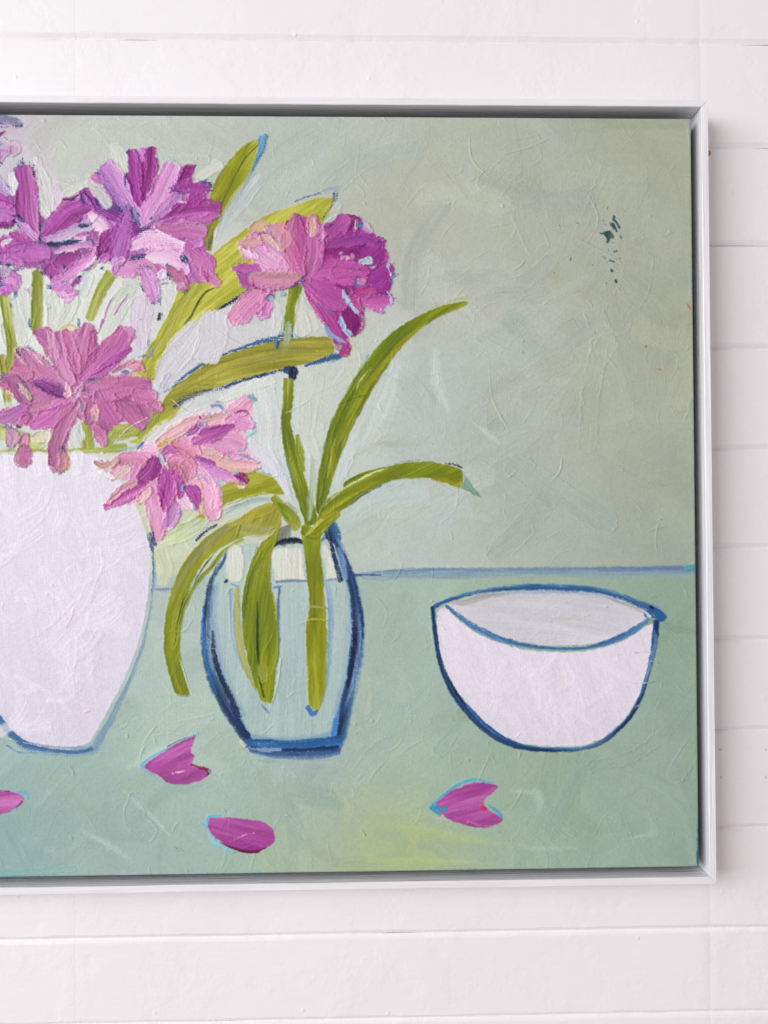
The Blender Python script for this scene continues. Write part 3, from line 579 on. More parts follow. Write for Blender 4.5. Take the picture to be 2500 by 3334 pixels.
def paint_bowl():
    motif('bowl', 'painted_bowl', 'white bowl outlined in dark blue, right of the glass vase')
    i = part('bowl_inside', 'bowl')
    poly(T8((180,312),(280,275),(450,235),(700,215),(900,215),(1100,232),(1300,285),(1420,350),(1400,400),(1320,450),(1200,510),(1050,552),(880,562),(700,550),(550,520),(400,460),(280,385)),
         [rgb(200,202,206), rgb(205,204,210), rgb(212,209,216)], i, ang=5, g=90, streak=.03, thick=.2, jit=.006, pick=0)
    stroke(T8((200,300),(300,295),(420,260),(560,245)), [14, 30, 26, 12], rgb(176,170,164), i, soft=8, alpha=.8)
    stroke(T8((1180,280),(1300,320),(1380,360)), [10, 24, 18], rgb(176,170,168), i, soft=8, alpha=.8)
    stroke(T8((860,380),(960,390),(1050,370)), [10, 20, 10], rgb(200,200,186), i, soft=8, alpha=.5)
    f = part('bowl_front', 'bowl')
    poly(T8((140,350),(190,330),(280,410),(400,490),(550,548),(700,580),(880,592),(1050,582),(1200,540),(1320,480),(1400,430),(1440,430),(1430,600),(1395,730),(1350,860),(1280,980),(1190,1070),(1110,1125),(1000,1162),(880,1168),(700,1156),
             (570,1122),(445,1042),(345,945),(255,838),(185,712),(150,600),(130,450)), [rgb(226,220,229), rgb(224,218,229), rgb(219,213,225)], f, ang=70, g=90, streak=.02, thick=.16, bris=8, jit=.006, pick=0)
    rng = np.random.RandomState(8)
    for k in range(44):
        x = rng.uniform(330, 1250); y = rng.uniform(640, 1020)
        if (x - 800) ** 2 / 480 ** 2 + (y - 700) ** 2 / 380 ** 2 > .8: continue
        a = rng.choice([1.9, .5, .9, 1.4]) + rng.normal(0, .2); l = rng.uniform(40, 110)
        stroke(T8((x - l * math.cos(a), y - l * math.sin(a)), (x + 8, y), (x + l * math.cos(a + .3), y + l * math.sin(a + .3))), rng.uniform(24, 50), WH * rng.uniform(1.01, 1.05), f, alpha=.6, soft=14, thick=.34, bris=3.5, ridge=.12,
               streak=.02, jit=.004, pick=.2)
    stroke(T8((850,650),(870,740),(880,840)), [40, 60, 40], rgb(220,216,218), f, soft=20, thick=.2, alpha=.5, ridge=.3)
    o = part('bowl_outline', 'bowl')
    OW(1.16)
    stroke(T8((105,328),(180,292),(280,258),(450,222),(700,206),(900,208),(1100,224),(1220,256),(1330,300),(1430,340),(1485,385)), [14, 16, 16, 18, 22, 24, 22, 22, 22, 30, 34],
           [rgb(30,78,132), rgb(52,100,150), rgb(120,146,172)], o, soft=5, rag=5, dry=.3, streak=.2)
    stroke(T8((330,250),(500,240),(700,232),(900,236),(1100,250),(1250,300)), [6, 12, 18, 16, 14, 10], rgb(150,168,188), o, soft=7, alpha=.8, dry=.3)
    stroke(T8((190,318),(280,392),(400,470),(550,530),(700,562),(880,576),(1050,566),(1200,522),(1320,462),(1400,398)), [14, 18, 22, 20, 16, 10, 14, 22, 24, 14], [rgb(92,134,178), rgb(60,108,158), rgb(52,98,150)],
           o, soft=5, rag=4, dry=.3, streak=.2)
    stroke(T8((108,330),(118,450),(138,600),(172,720),(242,850),(332,960),(432,1058),(562,1138),(700,1174),(880,1182),(1000,1174),(1110,1140),(1195,1080),(1290,985),(1355,865),(1395,730),(1428,600),(1445,480),(1450,410)),
           [16, 14, 14, 16, 24, 28, 28, 24, 18, 16, 14, 16, 18, 18, 16, 16, 18, 22, 20], [rgb(40,90,140), NV, rgb(30,76,130), rgb(58,104,154)], o, soft=4, rag=3, dry=.18, streak=.2)
    stroke(T8((125,420),(150,600),(190,730),(255,850),(310,920)), [5, 8, 12, 12, 6], rgb(14,24,56), o, soft=4, dry=.35)
    stroke(T8((1195,1080),(1290,985),(1350,880)), [8, 10, 6], rgb(22,36,70), o, soft=3, dry=.6)
    stroke(T8((1440,470),(1440,560),(1410,690),(1380,780)), [12, 16, 14, 10], rgb(112,146,186), o, soft=5, alpha=.8, dry=.3)
    stroke(T8((1390,370),(1440,360),(1480,390)), [24, 34, 30], rgb(34,84,138), o, soft=5, dry=.2)
    stroke(T8((1380,350),(1410,385)), [8, 12], rgb(206,206,212), o, soft=4, thick=.5)
    stroke(T8((1412,322),(1432,332)), 9, rgb(14,24,40), o, soft=3)
    OW(1)
    for p in (((1300,600),(1380,595),(1440,600)), ((1400,648),(1475,660)), ((1310,785),(1390,780),(1445,770)), ((1320,930),(1360,910))):
        stroke(T8(*p), [4, 6, 3][:3], rgb(170,184,204), None, soft=3, thick=.5)
    stroke(T8((1410,655),(1470,662)), [4, 5], rgb(70,108,140), None, soft=3, dry=.4)
    stroke(T8((1390,780),(1445,772)), [5, 5], rgb(70,108,140), None, soft=3, dry=.4)
    stroke(T8((90,340),(95,440),(112,570)), [3, 5, 5], rgb(190,206,180), None, soft=3, dry=.5, thick=.5)
def paint_fallen():
    A = rgb(163,72,147); B = rgb(174,84,157); R = rgb(106,14,48)
    motif('fallen_a', 'painted_petal', 'notched magenta petal with dark red tip below the glass vase, left'); t = part('petal', 'fallen_a')
    stroke(T9((850,540),(950,465),(1090,385),(1190,345)), [22, 14, 12, 14], rgb(110,170,196), None, soft=6, dry=.3)
    stroke(T9((840,550),(900,590),(960,640)), [20, 14, 8], rgb(150,160,196), None, soft=8, alpha=.8)
    poly(T9((862,545),(950,472),(1080,392),(1176,356),(1160,410),(1150,450),(1172,482),(1150,530),(1200,548),(1256,572),(1240,610),(1180,640),(1080,656),(1000,640),(930,590)), [A, B, A], t, ang=-25, g=90, streak=.14, thick=.22, soft=4)
    stroke(T9((1000,425),(1090,382),(1172,356)), [4, 5, 4], R, t, soft=3, dry=.4)
    stroke(T9((1150,532),(1200,550),(1252,572),(1235,605)), [10, 12, 18, 8], R, t, soft=4)
    stroke(T9((1030,585),(1070,580),(1112,570)), [3, 8, 4], rgb(236,206,222), t, soft=3, thick=.5)
    stroke(T9((1255,565),(1265,590)), 12, rgb(150,200,214), None, soft=5)
    motif('fallen_b', 'painted_petal', 'oval magenta petal at the bottom centre of the painting'); t = part('petal', 'fallen_b')
    stroke(T9((1200,880),(1245,900),(1255,850),(1320,840)), [10, 24, 18, 12], rgb(110,184,208), None, soft=6, dry=.3)
    stroke(T9((1250,940),(1300,1010),(1400,1060)), [14, 20, 10], rgb(126,192,214), None, soft=6, dry=.3)
    poly(T9((1252,856),(1300,847),(1450,855),(1600,882),(1655,968),(1612,1030),(1530,1062),(1430,1046),(1330,1002),(1258,940)), [B, A, rgb(150,50,136)], t, ang=15, g=85, streak=.14, thick=.22, soft=4)
    stroke(T9((1320,1000),(1420,1040),(1520,1058),(1600,1030)), [6, 14, 14, 6], rgb(96,8,60), t, soft=4, dry=.3)
    stroke(T9((1380,1000),(1460,960),(1530,945)), 4, rgb(220,170,206), t, soft=3, thick=.4)
    motif('fallen_c', 'painted_petal', 'pink petal cut by the left edge of the picture'); t = part('petal', 'fallen_c')
    stroke(T9((80,695),(150,705),(165,735)), [8, 18, 16], rgb(120,180,204), None, soft=6, dry=.2)
    poly(T9((-120,740),(-60,690),(20,690),(90,698),(140,722),(138,752),(100,790),(30,826),(-60,830)), [B, rgb(196,110,176), A], t, ang=-8, g=90, streak=.11, thick=.22, soft=4)
    stroke(T9((90,790),(130,755)), [8, 12], rgb(140,30,96), t, soft=4)
    stroke(T9((-10,690),(60,694)), [5, 5], rgb(120,20,100), t, soft=3, dry=.4)
    motif('fallen_d', 'painted_petal', 'notched magenta petal with red spot below the white bowl'); t = part('petal', 'fallen_d')
    stroke(T10((280,320),(330,270),(400,215),(470,190),(560,205)), [24, 22, 14, 16, 8], CY, None, soft=6, dry=.45)
    stroke(T10((285,315),(320,345)), [26, 20], rgb(80,156,186), None, soft=5)
    poly(T10((298,300),(345,256),(400,226),(470,201),(530,205),(580,218),(560,250),(520,290),(548,332),(602,362),(585,390),(530,410),(450,402),(370,377),(325,345)), [A, B, A], t, ang=-15, g=90, streak=.13, thick=.25, soft=4)
    stroke(T10((300,310),(345,325)), [16, 22], rgb(60,140,176), None, soft=5, dry=.3)
    stroke(T10((535,305),(570,330),(600,358)), [8, 16, 14], CY, None, soft=5, dry=.4)
    stroke(T10((508,310),(522,325)), [14, 16], rgb(206,32,40), t, soft=4, dry=.2)
    stroke(T10((430,372),(500,395),(560,400)), [4, 10, 6], rgb(196,120,176), t, soft=4, alpha=.7)
    stroke(T10((290,362),(330,366),(372,374)), [5, 8, 4], rgb(206,190,206), None, soft=4, thick=.5)
    stroke([(1240,2690),(1400,2712),(1560,2738),(1700,2746)], [30, 70, 50, 20], rgb(176,194,134), None, soft=30, alpha=.6, thick=.06, streak=.02, ridge=0)
    stroke([(1200,2800),(1400,2802),(1600,2812)], [30, 40, 20], rgb(180,196,130), None, soft=20, alpha=.65, thick=.06, streak=.02, ridge=0)
    stroke([(1330,2780),(1340,2740),(1320,2690)], [30, 40, 30], rgb(186,196,124), None, soft=30, alpha=.4, thick=.06, streak=.02, ridge=0)
    stroke([(1080,2560),(1130,2620),(1120,2700)], [40, 60, 40], rgb(176,192,150), None, soft=30, alpha=.6, thick=.1)
    stroke([(2040,2732),(2100,2722),(2140,2718)], [10, 16, 10], rgb(166,188,176), None, soft=8, alpha=.6, dry=.4)
def paint_flecks():
    D = rgb(44, 80, 82); n = part('paint_fleck', None, 'dark teal paint flecks in a star shape, upper right')
    poly(T13((932,322),(950,325),(985,308),(1010,304),(1025,330),(1040,350),(1035,370),(1010,368),(998,400),(982,405),(985,370),(960,345),(945,340)), [D, rgb(50,88,86)], n, smooth=False, soft=3, thick=.1, rag=3)
    stroke(T13((1000,330),(1003,365)), [6, 4], rgb(120,70,40), n, soft=2)
    for p, w in ((((1022,270),(1038,295)), 14), (((1028,235),(1050,255),(1072,295)), 9), (((1048,300),(1052,320)), 8), (((1030,215),(1042,225)), 7), (((1076,350),(1084,365)), 6), (((960,236),(966,270)), 3),
                 (((970,265),(990,285)), 3), (((1035,460),(1055,448)), 7), (((995,442),(1000,450)), 5), (((1010,515),(1032,524)), 8), (((1018,578),(1022,590)), 9), (((1046,650),(1050,660)), 11), (((970,490),(976,505)), 4),
                 (((742,495),(740,515)), 6), (((780,260),(790,264)), 6), (((662,275),(670,282)), 5), (((905,1000),(910,1008)), 5), (((892,314),(896,318)), 4), (((888,545),(892,550)), 4), (((1110,184),(1114,186)), 3), (((356,940),(358,944)), 3)):
        stroke(T13(*p), w * 1.12, D, part('paint_fleck', None), soft=3, rag=3, thick=.1)
    fr = np.random.RandomState(77)
    for k in range(26):
        x = 1020 + fr.normal(0, 55); y = 330 + fr.normal(0, 90) + (fr.rand() < .4) * 180
        stroke(T13((x, y), (x + fr.normal(0, 5), y + abs(fr.normal(0, 8)))), fr.uniform(3, 6), D * fr.uniform(.9, 1.5), n, soft=3, rag=3, thick=.08)
    O = rgb(180, 96, 50)
    for p, w, c in ((((1240,1096),(1258,1094)), 6, O), (((1250,1088),(1252,1104)), 5, O), (((1318,1246),(1356,1252)), 6, O), (((628,600),(634,594)), 5, rgb(180,40,46)), (((972,692),(984,686)), 4, O), (((1034,690),(1038,704)), 4, O),
                    (((1530,808),(1555,850)), 7, rgb(190,120,100))):
        stroke(T13(*p), w, c, part('paint_fleck', None), soft=3, rag=3, dry=.2, thick=.1)
    stroke(T13((425,1040),(420,1150),(418,1300)), [3, 4, 2], rgb(110,130,126), None, soft=3, dry=.5)
    stroke([(1330,2290),(1338,2300)], 10, rgb(110,156,190), None, soft=4, dry=.6)
    stroke([(1318,2288),(1330,2312)], 5, rgb(120,160,190), None, soft=3, dry=.6)
MASS = {
 'edge_bloom': (((-60,790),(80,820),(130,960),(100,1080),(-60,1100)), rgb(160,96,166)),
 'twin_bloom': (((100,660),(280,650),(320,1000),(500,900),(700,860),(850,1080),(800,1190),(760,1260),(700,1400),(580,1560),(420,1540),(300,1420),(40,1400),(-60,1300),(0,1150),(120,1100)), rgb(150,76,148)),
 'tall_bloom': (((640,800),(760,640),(960,640),(1000,500),(1190,490),(1230,680),(1420,610),(1500,620),(1480,740),(1600,790),(1640,940),(1660,1010),(1580,1160),(1650,1480),(1440,1530),(1300,1470),(1180,1590),(1080,1490),(900,1440),(880,1320),(770,1320),(850,1150),(700,960)), rgb(182,108,176)),
 'magenta': (((830,770),(1030,790),(1080,900),(1250,760),(1330,800),(1500,930),(1590,1080),(1590,1250),(1550,1380),(1590,1430),(1550,1510),(1400,1450),(1370,1580),(1290,1650),(1250,1790),(1210,1790),(1110,1560),(930,1310),(680,1330),(620,1490),(400,1590),(370,1540),(510,1300),(400,1170),(530,1120),(430,990),(560,870),(760,890)), rgb(168,70,144)),
 'mauve_bloom': (((270,440),(480,430),(680,370),(760,540),(960,390),(1040,480),(840,740),(1100,710),(1000,780),(1150,830),(1220,990),(1110,1170),(930,1130),(780,1270),(660,1130),(560,1170),(500,1470),(390,1480),(410,1190),(240,1170),(0,1130),(0,1020),(190,990),(30,800),(100,700),(140,550),(400,720)), rgb(178,102,152)),
 'low_bloom': (((180,700),(500,570),(900,380),(1060,310),(1220,225),(1240,350),(1180,560),(1280,740),(1180,840),(1190,900),(990,870),(980,1170),(840,1140),(690,1080),(560,1310),(470,1320),(420,1070),(330,1040),(100,1080),(220,930),(340,860),(150,850)), rgb(214,154,188))}
vr = np.random.RandomState(21)
ROWS = {}
class MirrorTile(Tile):
    def __init__(s, T, axis): s.T, s.k, s.axis = T, T.k, axis
    def __call__(s, *p): return [(2 * s.axis - x, y) for x, y in s.T(*p)]
FRINGE = {'edge_bloom': (.4, [NV, BL], 0), 'twin_bloom': (.5, [NV, BL], 0), 'tall_bloom': (.42, [NV, rgb(36,66,120)], 0), 'magenta': (.16, [rgb(96,130,176), DM], 0), 'mauve_bloom': (.12, [rgb(90,60,110), BL], 0), 'low_bloom': (.18, [TE, MB], 0)}
def petals(key, T, rows, thick=.58, **kw):
    ROWS.setdefault(key, (T, rows, MASS[key], FRINGE[key])); q, c = MASS[key]
    poly(T(*q), [c * 1.04, c * .95], part('mass', key), ang=60, soft=8, rag=12, thick=.2, streak=.14, dry=.35)
    rows = [r for r in rows if 'gap' not in (r[3].get('name', '') if len(r) > 3 else '')] + [r for r in rows if len(r) > 3 and 'gap' in r[3].get('name', '')]
    for r in rows:
        pts, w, cols = r[:3]; o = dict(soft=5, rag=9, streak=.10, bris=4, thick=thick, taper=(.75, .9), cap=.7, pick=.3, ridge=1.2, dry=.24); o.update(kw)
        if len(r) > 3: o.update(r[3])
        ww = [x * T.k * 1.14 for x in w] if hasattr(w, '__len__') else w * T.k * 1.14
        if 'gap' in o.get('name', ''):
            ww = [x * .72 for x in ww] if hasattr(ww, '__len__') else ww * .72
            o.update(dry=max(o['dry'], .42), rag=9, taper=(.4, .4), thick=.06, ridge=0, caprag=1.2)
        elif np.mean(np.atleast_2d(np.asarray(cols)).mean(0)) < .80:
            cm = np.atleast_2d(np.asarray(cols)).mean(0); k = vr.randint(4); f = (.38, .30, .34, .22)[k]; z = (LP, MG, WP, PE)[k]
            o.setdefault('along', [cm * (1 - f) + z * f, cm, cm * .93] if vr.rand() < .6 else [cm * .92, cm, cm * (1 - f) + z * f]); o.setdefault('mixa', .34)
            ch, fc, fr_ = FRINGE[key]
            if vr.rand() < ch: stroke(T(*pts), [x * 1.2 for x in ww] if hasattr(ww, '__len__') else ww * 1.2, fc, None, dry=.8, rag=9, soft=3, thick=.05, ridge=0, cap=1., caprag=.8, alpha=.9)
        name = o.pop('name', 'petal'); own = o.pop('own', True)
        stroke(T(*pts), ww, cols, part(name, key) if own else None, **o)
def knife(T, rows, c=BG1, **kw):
    # pale background paint laid back over the petals with a loaded brush
    for r in rows:
        o = dict(soft=7, rag=7, thick=.32, streak=.03, jit=.008, pick=.25, ridge=.75, dry=.15, cap=.8, taper=(.9, .95)); o.update(kw)
        if len(r) > 3: o.update(r[3])
        w = [x * T.k for x in r[1]] if hasattr(r[1], '__len__') else r[1] * T.k
        stroke(T(*r[0]), w, r[2] if len(r) > 2 and r[2] is not None else c, None, **o)
def paint_left_background():
    # pale ground between the stems above the white vase
    knife(T3, [(((90,40),(120,200),(150,360),(170,500)), [110, 130, 130, 90]), (((180,120),(210,300)), 110), (((400,120),(430,260),(420,400)), [150, 170, 150]), (((560,80),(540,240),(470,360)), 130),
               (((980,120),(900,250),(830,400),(810,520)), [170, 170, 150, 110]), (((20,380),(60,520)), 90), (((-20,650),(40,900),(60,1000)), 70, rgb(190,200,170)), (((300,650),(340,760)), 140, rgb(206,200,176)),
               (((1100,200),(1080,350),(1090,520)), [190, 190, 130], rgb(206,196,208)), (((1500,420),(1400,560),(1300,700),(1230,830)), [200, 230, 200, 110], rgb(206,206,210)),
               (((1650,330),(1640,480),(1600,600)), 240, rgb(208,206,212)), (((1240,850),(1300,760)), 60, rgb(196,188,206)), (((560,1200),(600,1300)), 130, rgb(200,206,200))], thick=.35)
    knife(T4, [(((350,640),(480,520),(640,430),(900,330),(1100,250)), [60, 110, 110, 110, 60], rgb(212,210,212)), (((1300,150),(1340,400),(1330,600),(1400,800)), [240, 240, 240, 140], rgb(208,214,212)),
               (((1180,480),(1250,620),(1400,760),(1520,960)), [60, 110, 130, 60], rgb(212,214,218)), (((1000,250),(1150,170),(1380,110)), [60, 110, 130], rgb(212,218,212))], thick=.3)
    knife(T5, [(((1000,560),(960,750),(940,950)), [200, 180, 160], rgb(200,206,196)), (((1100,100),(1300,420),(1200,600)), [100, 160, 120], rgb(196,202,190)), (((960,1000),(1010,1150)), 110, rgb(204,210,202)),
               (((1330,1000),(1250,1200),(1170,1400)), [80, 110, 50], rgb(200,208,206)), (((700,1200),(760,1350),(830,1480)), [40, 60, 40], rgb(200,206,220)), (((100,150),(250,230),(180,300)), 190, rgb(206,206,208)),
               (((420,180),(620,180),(720,80)), 120, rgb(202,204,206)), (((950,60),(980,160)), 150, rgb(206,206,194))], thick=.28, alpha=.85, soft=10, ridge=.6)
    # blue underpainting showing between strokes
    for p, w in ((((140,10),(120,150)), 40), (((70,210),(90,240)), 40), (((225,330),(230,390)), 26), (((600,330),(610,400)), 34), (((790,1100),(810,1160)), 34), (((420,640),(440,720)), 60)):
        stroke(T3(*p), w * K, BL, None, soft=4, dry=.5)
    stroke(T3((80,180),(130,150)), 16, rgb(150,170,200), None, soft=6, alpha=.7)
    stroke(T3((1130,500),(1160,600),(1060,620)), [20, 26, 10], rgb(110,120,150), None, soft=5, dry=.7)
    # stems
    for p, w in ((((30,150),(60,350),(90,560),(60,760)), 90), (((290,-20),(285,200),(280,400)), 100), (((850,-10),(760,150),(690,320)), [110, 100, 80])):
        s = part('stem', 'left_bunch')
        stroke(T3(*p), [x * K for x in w] if hasattr(w, '__len__') else w * K, [rgb(124,138,40), rgb(138,146,48), rgb(160,166,84)], s, soft=6, streak=.16, thick=.22)
    motif('left_bunch', 'painted_greenery', 'olive stems and foliage rising from the white vase')
    f = part('foliage', 'left_bunch')
    for p, w, c in ((((10,620),(40,800),(60,950)), 70, OL), (((250,950),(330,930),(390,980)), 90, G2), (((800,1130),(900,1200),(1040,1180)), [110, 150, 110], rgb(150,156,70)), (((1100,1040),(1180,1080),(1060,1220)), [90, 110, 90], rgb(142,148,66)),
                    (((0,1200),(150,1250),(300,1290)), 130, rgb(170,178,110)), (((-20,1348),(200,1342),(450,1348),(700,1340),(920,1345)), [26, 44, 34, 56, 40], rgb(156,166,84)), (((660,1150),(680,1300)), 110, rgb(150,156,70)),
                    (((880,1220),(820,1320),(960,1320)), 80, rgb(150,160,80)), (((480,430),(530,400),(590,420)), 80, rgb(196,190,150)), (((980,1000),(1060,1030)), 80, rgb(176,178,96)), (((1020,770),(1120,800)), 80, rgb(190,190,100)),
                    (((460,1480),(560,1450)), 90, rgb(206,206,150))):
        stroke(T3(*p), [x * K for x in w] if hasattr(w, '__len__') else w * K, [c, c * 1.06, c * .92], f, soft=7, streak=.16, thick=.22, dry=.15)
    for p, w in ((((300,1390),(325,1500)), 120), (((600,1375),(590,1500)), 120), (((50,1400),(60,1520)), 110), (((780,1440),(720,1540)), 120), (((-40,1380),(-30,1500)), 90)):
        stroke(T3(*p), w * K, WH * 1.02, None, soft=9, rag=8, thick=.2, streak=.02, jit=.004, ridge=.3, dry=.2)
    stroke(T3((920,1330),(1000,1330),(1060,1300)), [14, 20, 12], rgb(140,176,176), None, soft=6, dry=.3)
    stroke(T3((1060,1330),(1090,1300),(1110,1280)), [10, 14, 8], BL, None, soft=3, dry=.5)
    stroke(T4((360,610),(390,590)), [10, 16], BL, None, soft=3, dry=.5)
def paint_flowers():
    for pts, w, c in ((((-40,300),(60,330),(170,320)), [60, 80, 40], (188,168,192)), (((-40,440),(110,470),(230,560)), [60, 90, 50], (200,184,200)), (((220,560),(330,620),(430,760)), [40, 60, 40], (202,194,202)), (((430,700),(560,690),(640,760)), [30, 50, 30], (196,196,200))):
        stroke(T1(*pts), w, rgb(*c), None, soft=26, rag=8, alpha=.62, thick=.12, streak=.03, ridge=.2, pick=.4)
    motif('edge_bloom', 'painted_flower', 'purple bloom cut by the left edge of the picture')
    petals('edge_bloom', T1, [(((-40,430),(60,470),(130,480)), 120, [rgb(186,160,190), rgb(176,140,184)], dict(alpha=.6, soft=14)), (((-60,260),(40,260),(160,300)), [100, 110, 50], rgb(176,150,184), dict(alpha=.6, soft=16)),
        (((-40,390),(10,370),(45,350)), [40, 34, 14], DM), (((-40,560),(30,520),(80,470)), [120, 80, 40], [OR, rgb(180,130,186)], dict(alpha=.8, soft=10)), (((-30,800),(60,860),(90,920)), [100, 130, 90], [OR, MG]),
        (((-40,960),(60,980),(120,1010)), [150, 140, 90], [rgb(176,110,180), OR]), (((-60,1060),(60,1070),(120,1040)), [60, 50, 30], DM), (((-60,680),(0,760),(80,830)), [60, 90, 60], [LI, rgb(180,170,206)]),
        (((-60,1480),(40,1500),(120,1520)), [150, 190, 150], [rgb(200,120,196), PK, OR], dict(thick=.5)), (((20,1590),(80,1560)), [100, 80], rgb(190,104,184)), (((-40,1400),(60,1440)), 90, rgb(190,180,200), dict(alpha=.7))])
    motif('twin_bloom', 'painted_flower', 'violet bloom with white-edged petals between the edge bloom and the tall pink bloom')
    petals('twin_bloom', T1, [(((90,1000),(150,1010),(190,1060)), [50, 40, 30], NV, dict(name='blue_gap', dry=.4)), (((350,1225),(500,1215),(640,1190)), [70, 70, 50], NV, dict(name='blue_gap')),
        (((310,790),(325,870)), [40, 44], rgb(40,70,120), dict(name='blue_gap', dry=.4)), (((480,880),(560,870),(660,820)), [26, 44, 30], NV, dict(name='blue_gap', dry=.3)), (((330,1090),(340,1050)), 30, BL, dict(name='blue_gap', dry=.4)),
        (((260,1180),(215,1000),(200,820),(185,655)), [120, 170, 175, 150], [rgb(196,130,176), OR, MG, rgb(150,60,144)], dict(streak=.13)),
        (((290,1190),(240,1150),(190,1090),(130,1040)), [60, 90, 70, 40], [rgb(196,150,204), PK]), (((230,1210),(150,1180),(80,1140)), [70, 90, 50], [MG, OR]),
        (((-40,1330),(60,1340),(160,1370),(120,1420)), [60, 90, 60, 30], [rgb(196,140,196), OR]), (((-60,1240),(60,1240),(180,1240)), [100, 110, 80], [OR, MG]), (((60,1290),(200,1285),(365,1290)), [120, 150, 120], [OR, rgb(180,96,172), rgb(156,76,160)], dict(streak=.13)),
        (((330,1165),(430,1060),(540,960),(690,900)), [90, 150, 190, 190], [MG, rgb(158,66,150), OR], dict(streak=.18)), (((640,790),(660,840),(700,880)), [60, 120, 120], [rgb(96,60,140), MG]),
        (((560,870),(590,850),(610,870)), [60, 70, 50], [PK, rgb(190,110,170)]), (((345,1190),(470,1170),(600,1110),(720,1080)), [60, 100, 90, 60], [rgb(206,196,214), rgb(196,176,204), rgb(170,120,180)]),
        (((640,1060),(700,1020),(740,1000)), [60, 80, 60], [LP, rgb(190,130,190)]), (((700,985),(770,1060),(820,1140),(790,1160)), [70, 120, 120, 80], [rgb(236,216,228), rgb(228,202,222), LP], dict(thick=.6)),
        (((440,1390),(530,1330),(600,1300)), [120, 130, 90], [MG, rgb(140,46,128)]), (((350,1430),(420,1420),(480,1400)), [80, 100, 60], [OR, MG]), (((425,1280),(560,1235),(700,1225)), [50, 80, 70], [rgb(236,214,226), rgb(200,130,190), rgb(190,116,184)], dict(thick=.6)),
        (((735,1250),(710,1330),(600,1410),(480,1500),(400,1530)), [60, 110, 120, 110, 70], [rgb(190,106,182), PK, rgb(236,212,226)], dict(thick=.6, streak=.2)), (((745,1240),(755,1290),(700,1390),(600,1470)), [20, 26, 26, 16], rgb(238,220,228), dict(thick=.8)),
        (((420,1560),(500,1580),(590,1600)), [100, 120, 60], [rgb(206,130,200), PK]), (((480,1600),(520,1640),(580,1600)), [70, 70, 40], [PK, LP]), (((580,1490),(660,1440),(740,1370)), [16, 34, 26], rgb(30,50,90), dict(name='blue_gap', dry=.4)),
        (((570,1170),(630,1185),(690,1150)), [40, 50, 30], [rgb(238,220,230), PK], dict(thick=.6)), (((270,700),(300,740),(310,780)), [26, 34, 20], rgb(206,190,150))])
    motif('tall_bloom', 'painted_flower', 'tall pink and violet bloom in front of the upright leaf')
